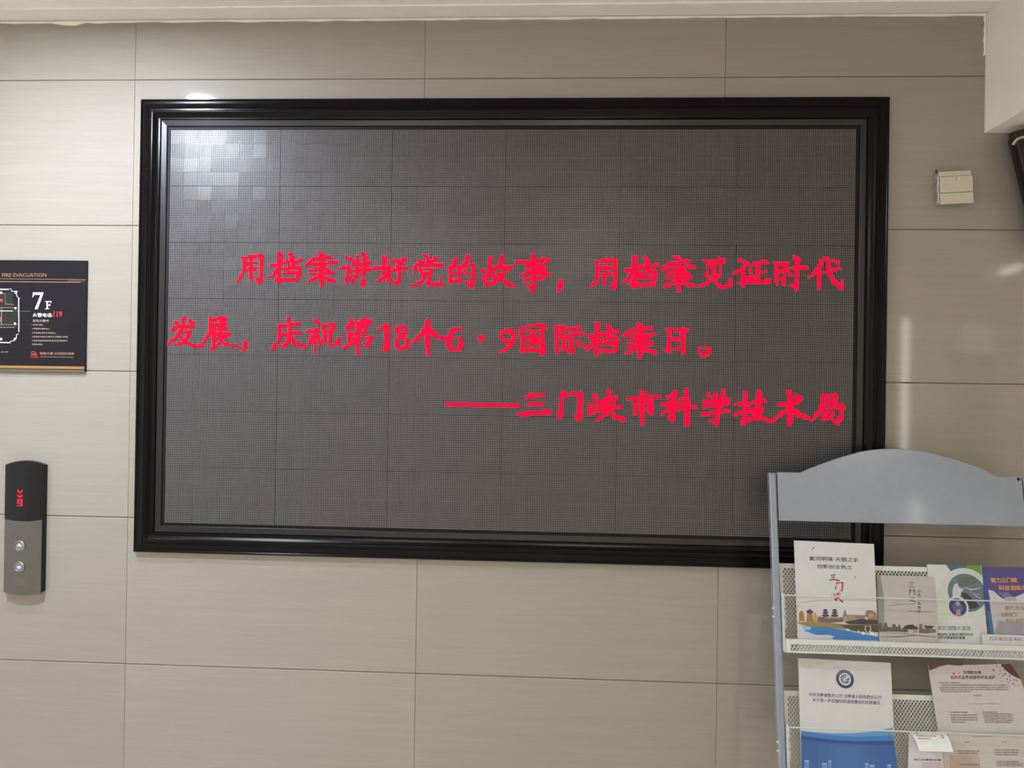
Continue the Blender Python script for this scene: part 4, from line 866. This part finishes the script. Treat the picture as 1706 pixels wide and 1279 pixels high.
# 8  paler sheet standing in front of the flyer's lower half
A = Page('flyer', 'grey-white inner sheet standing in front of the lower half of the pinkish flyer', 'flyer', [(1566, 1222), (1716, 1224), (1722, 1279), (1572, 1279)], .5905, .0040, .72, .0130, .0006, mat('pale_grey_paper', (.53, .51, .49), .45, 0, .35, .02, 25), .7225)
e9 = lambda x, y: (1510 + x / 8.704, 1210 + y / 8.704)
A.poly([e9(*v) for v in ((620, 420), (1060, 400), (1090, 800), (640, 800))], flat((186, 168, 158)), 1)
for (a_, c_, y_, n_) in ((720, 1060, 365, 13), (725, 1040, 398, 12), (1270, 1630, 350, 13), (1275, 1630, 385, 13), (1280, 1615, 418, 12), (750, 1065, 562, 12), (1300, 1630, 518, 12), (1290, 1700, 545, 15), (1300, 1700, 575, 15)):
    A.text('凭有效证件及献血证到院内窗口办理用血减免'[:n_], e9(a_, y_), e9(c_, y_ + 2), 2.3, tx, .02)
A.rib([e9(940, 145) + (.5,), e9(1100, 145) + (1.4,), e9(1250, 145) + (.5,)], flat((140, 138, 134)), 1)
for (x_, y_) in ((880, 235), (1420, 232)): A.text('流程', e9(x_ - 40, y_), e9(x_ + 40, y_), 2.2, flat((140, 136, 132)), .01)
A.done()
# 9  narrow folded leaflet and its white flap hanging over the rod
A = Page('folded_leaflet', 'narrow white folded leaflet standing behind the lower rod, its top flap bent forward over it', 'leaflet', [(1515, 1221), (1568, 1222), (1572, 1279), (1513, 1279)], .5895, .0135, .72, .0160, .0016, mat('leaflet_paper', (.62, .61, .63), .4, 0, .35, .02, 25), .7225)
A.text('用心关爱献血者', e9(102, 492), e9(502, 500), 3.0, flat((96, 62, 84)), .02)
A.poly([e9(*v) for v in ((230, 515), (510, 520), (515, 800), (225, 800))], flat((196, 176, 192)), 1)
A.rib([e9(50, 575) + (.4,), e9(220, 575) + (.4,)], flat((150, 148, 150)), 1); A.rib([e9(55, 130) + (.5,), e9(45, 600) + (.5,)], flat((220, 220, 220)), 1)
A.done('leaflet_print')
# flap: bent sheet, from the leaflet's top edge forward and down over the rod
fold = []; nseg = 10
s_top = .5880
tl = [survey(*p_, RP(0, .6, w_), nw) for p_, w_ in (((1517, 1218), .016), ((1575, 1219), .016))]
bl = [survey(*p_, RP(0, .6, w_), nw) for p_, w_ in (((1532, 1251), .046), ((1588, 1252.5), .046))]
inv = A.root
def toloc(p, root):
    R_ = Matrix.Rotation(-root.rotation_euler[0], 3, 'X'); return R_ @ (Vector(p) - Vector(root.location))
nx = 8; vs = []; th = .0004
for k_ in (0, 1):
    for j in range(nseg + 1):
        for i in range(nx + 1):
            u_, v_ = i / nx, j / nseg
            p = (tl[0].lerp(tl[1], u_)).lerp(bl[0].lerp(bl[1], u_), v_)
            p = p + nw * (.006 * math.sin(PI * v_)) + nw * (.0035 * math.exp(-((u_ - .55) ** 2 + (v_ - .62) ** 2) / .012)) - nw * th * k_
            vs.append(toloc(p, A.root))
fs = []; st = (nx + 1) * (nseg + 1)
for j in range(nseg):
    for i in range(nx):
        a_ = j * (nx + 1) + i; fs.append((a_, a_ + nx + 1, a_ + nx + 2, a_ + 1)); fs.append((st + a_, st + a_ + 1, st + a_ + nx + 2, st + a_ + nx + 1))
q = MB(); q.add(vs, fs, paper_w, True)
def flap_pt(u_, v_, off=.0003):
    p = (tl[0].lerp(tl[1], u_)).lerp(bl[0].lerp(bl[1], u_), v_); p = p + nw * (.006 * math.sin(PI * v_)) + nw * (.0035 * math.exp(-((u_ - .55) ** 2 + (v_ - .62) ** 2) / .012)) + nw * off
    return toloc(p, A.root)
q.build('bent_flap', A.root)
q = MB()
for (body, u0, u1, v_, c_) in (('致献血者', .08, .20, .12, (150, 146, 144)), ('献血报销须知及办理流程说明', .10, .66, .24, (190, 90, 96)), ('请携带有效证件', .10, .48, .36, (190, 96, 100))):
    vs_, fs_ = text_mesh(body, .02); x0 = min(v[0] for v in vs_); x1 = max(v[0] for v in vs_); z0 = min(v[1] for v in vs_); z1 = max(v[1] for v in vs_)
    q.add([flap_pt(u0 + (u1 - u0) * (v[0] - x0) / (x1 - x0), v_ - .075 * (v[1] - z0) / (z1 - z0)) for v in vs_], fs_, flat(c_))
vs_ = []; fs_ = []
for i in range(17):
    t = 2 * PI * i / 16; vs_ += [flap_pt(.84 + .045 * math.cos(t), .22 + .075 * math.sin(t)), flap_pt(.84 + .026 * math.cos(t), .22 + .042 * math.sin(t))]
for i in range(16): fs_.append((2 * i, 2 * i + 1, 2 * i + 3, 2 * i + 2))
q.add(vs_, fs_, flat((96, 60, 66))); q.build('flap_print', A.root)
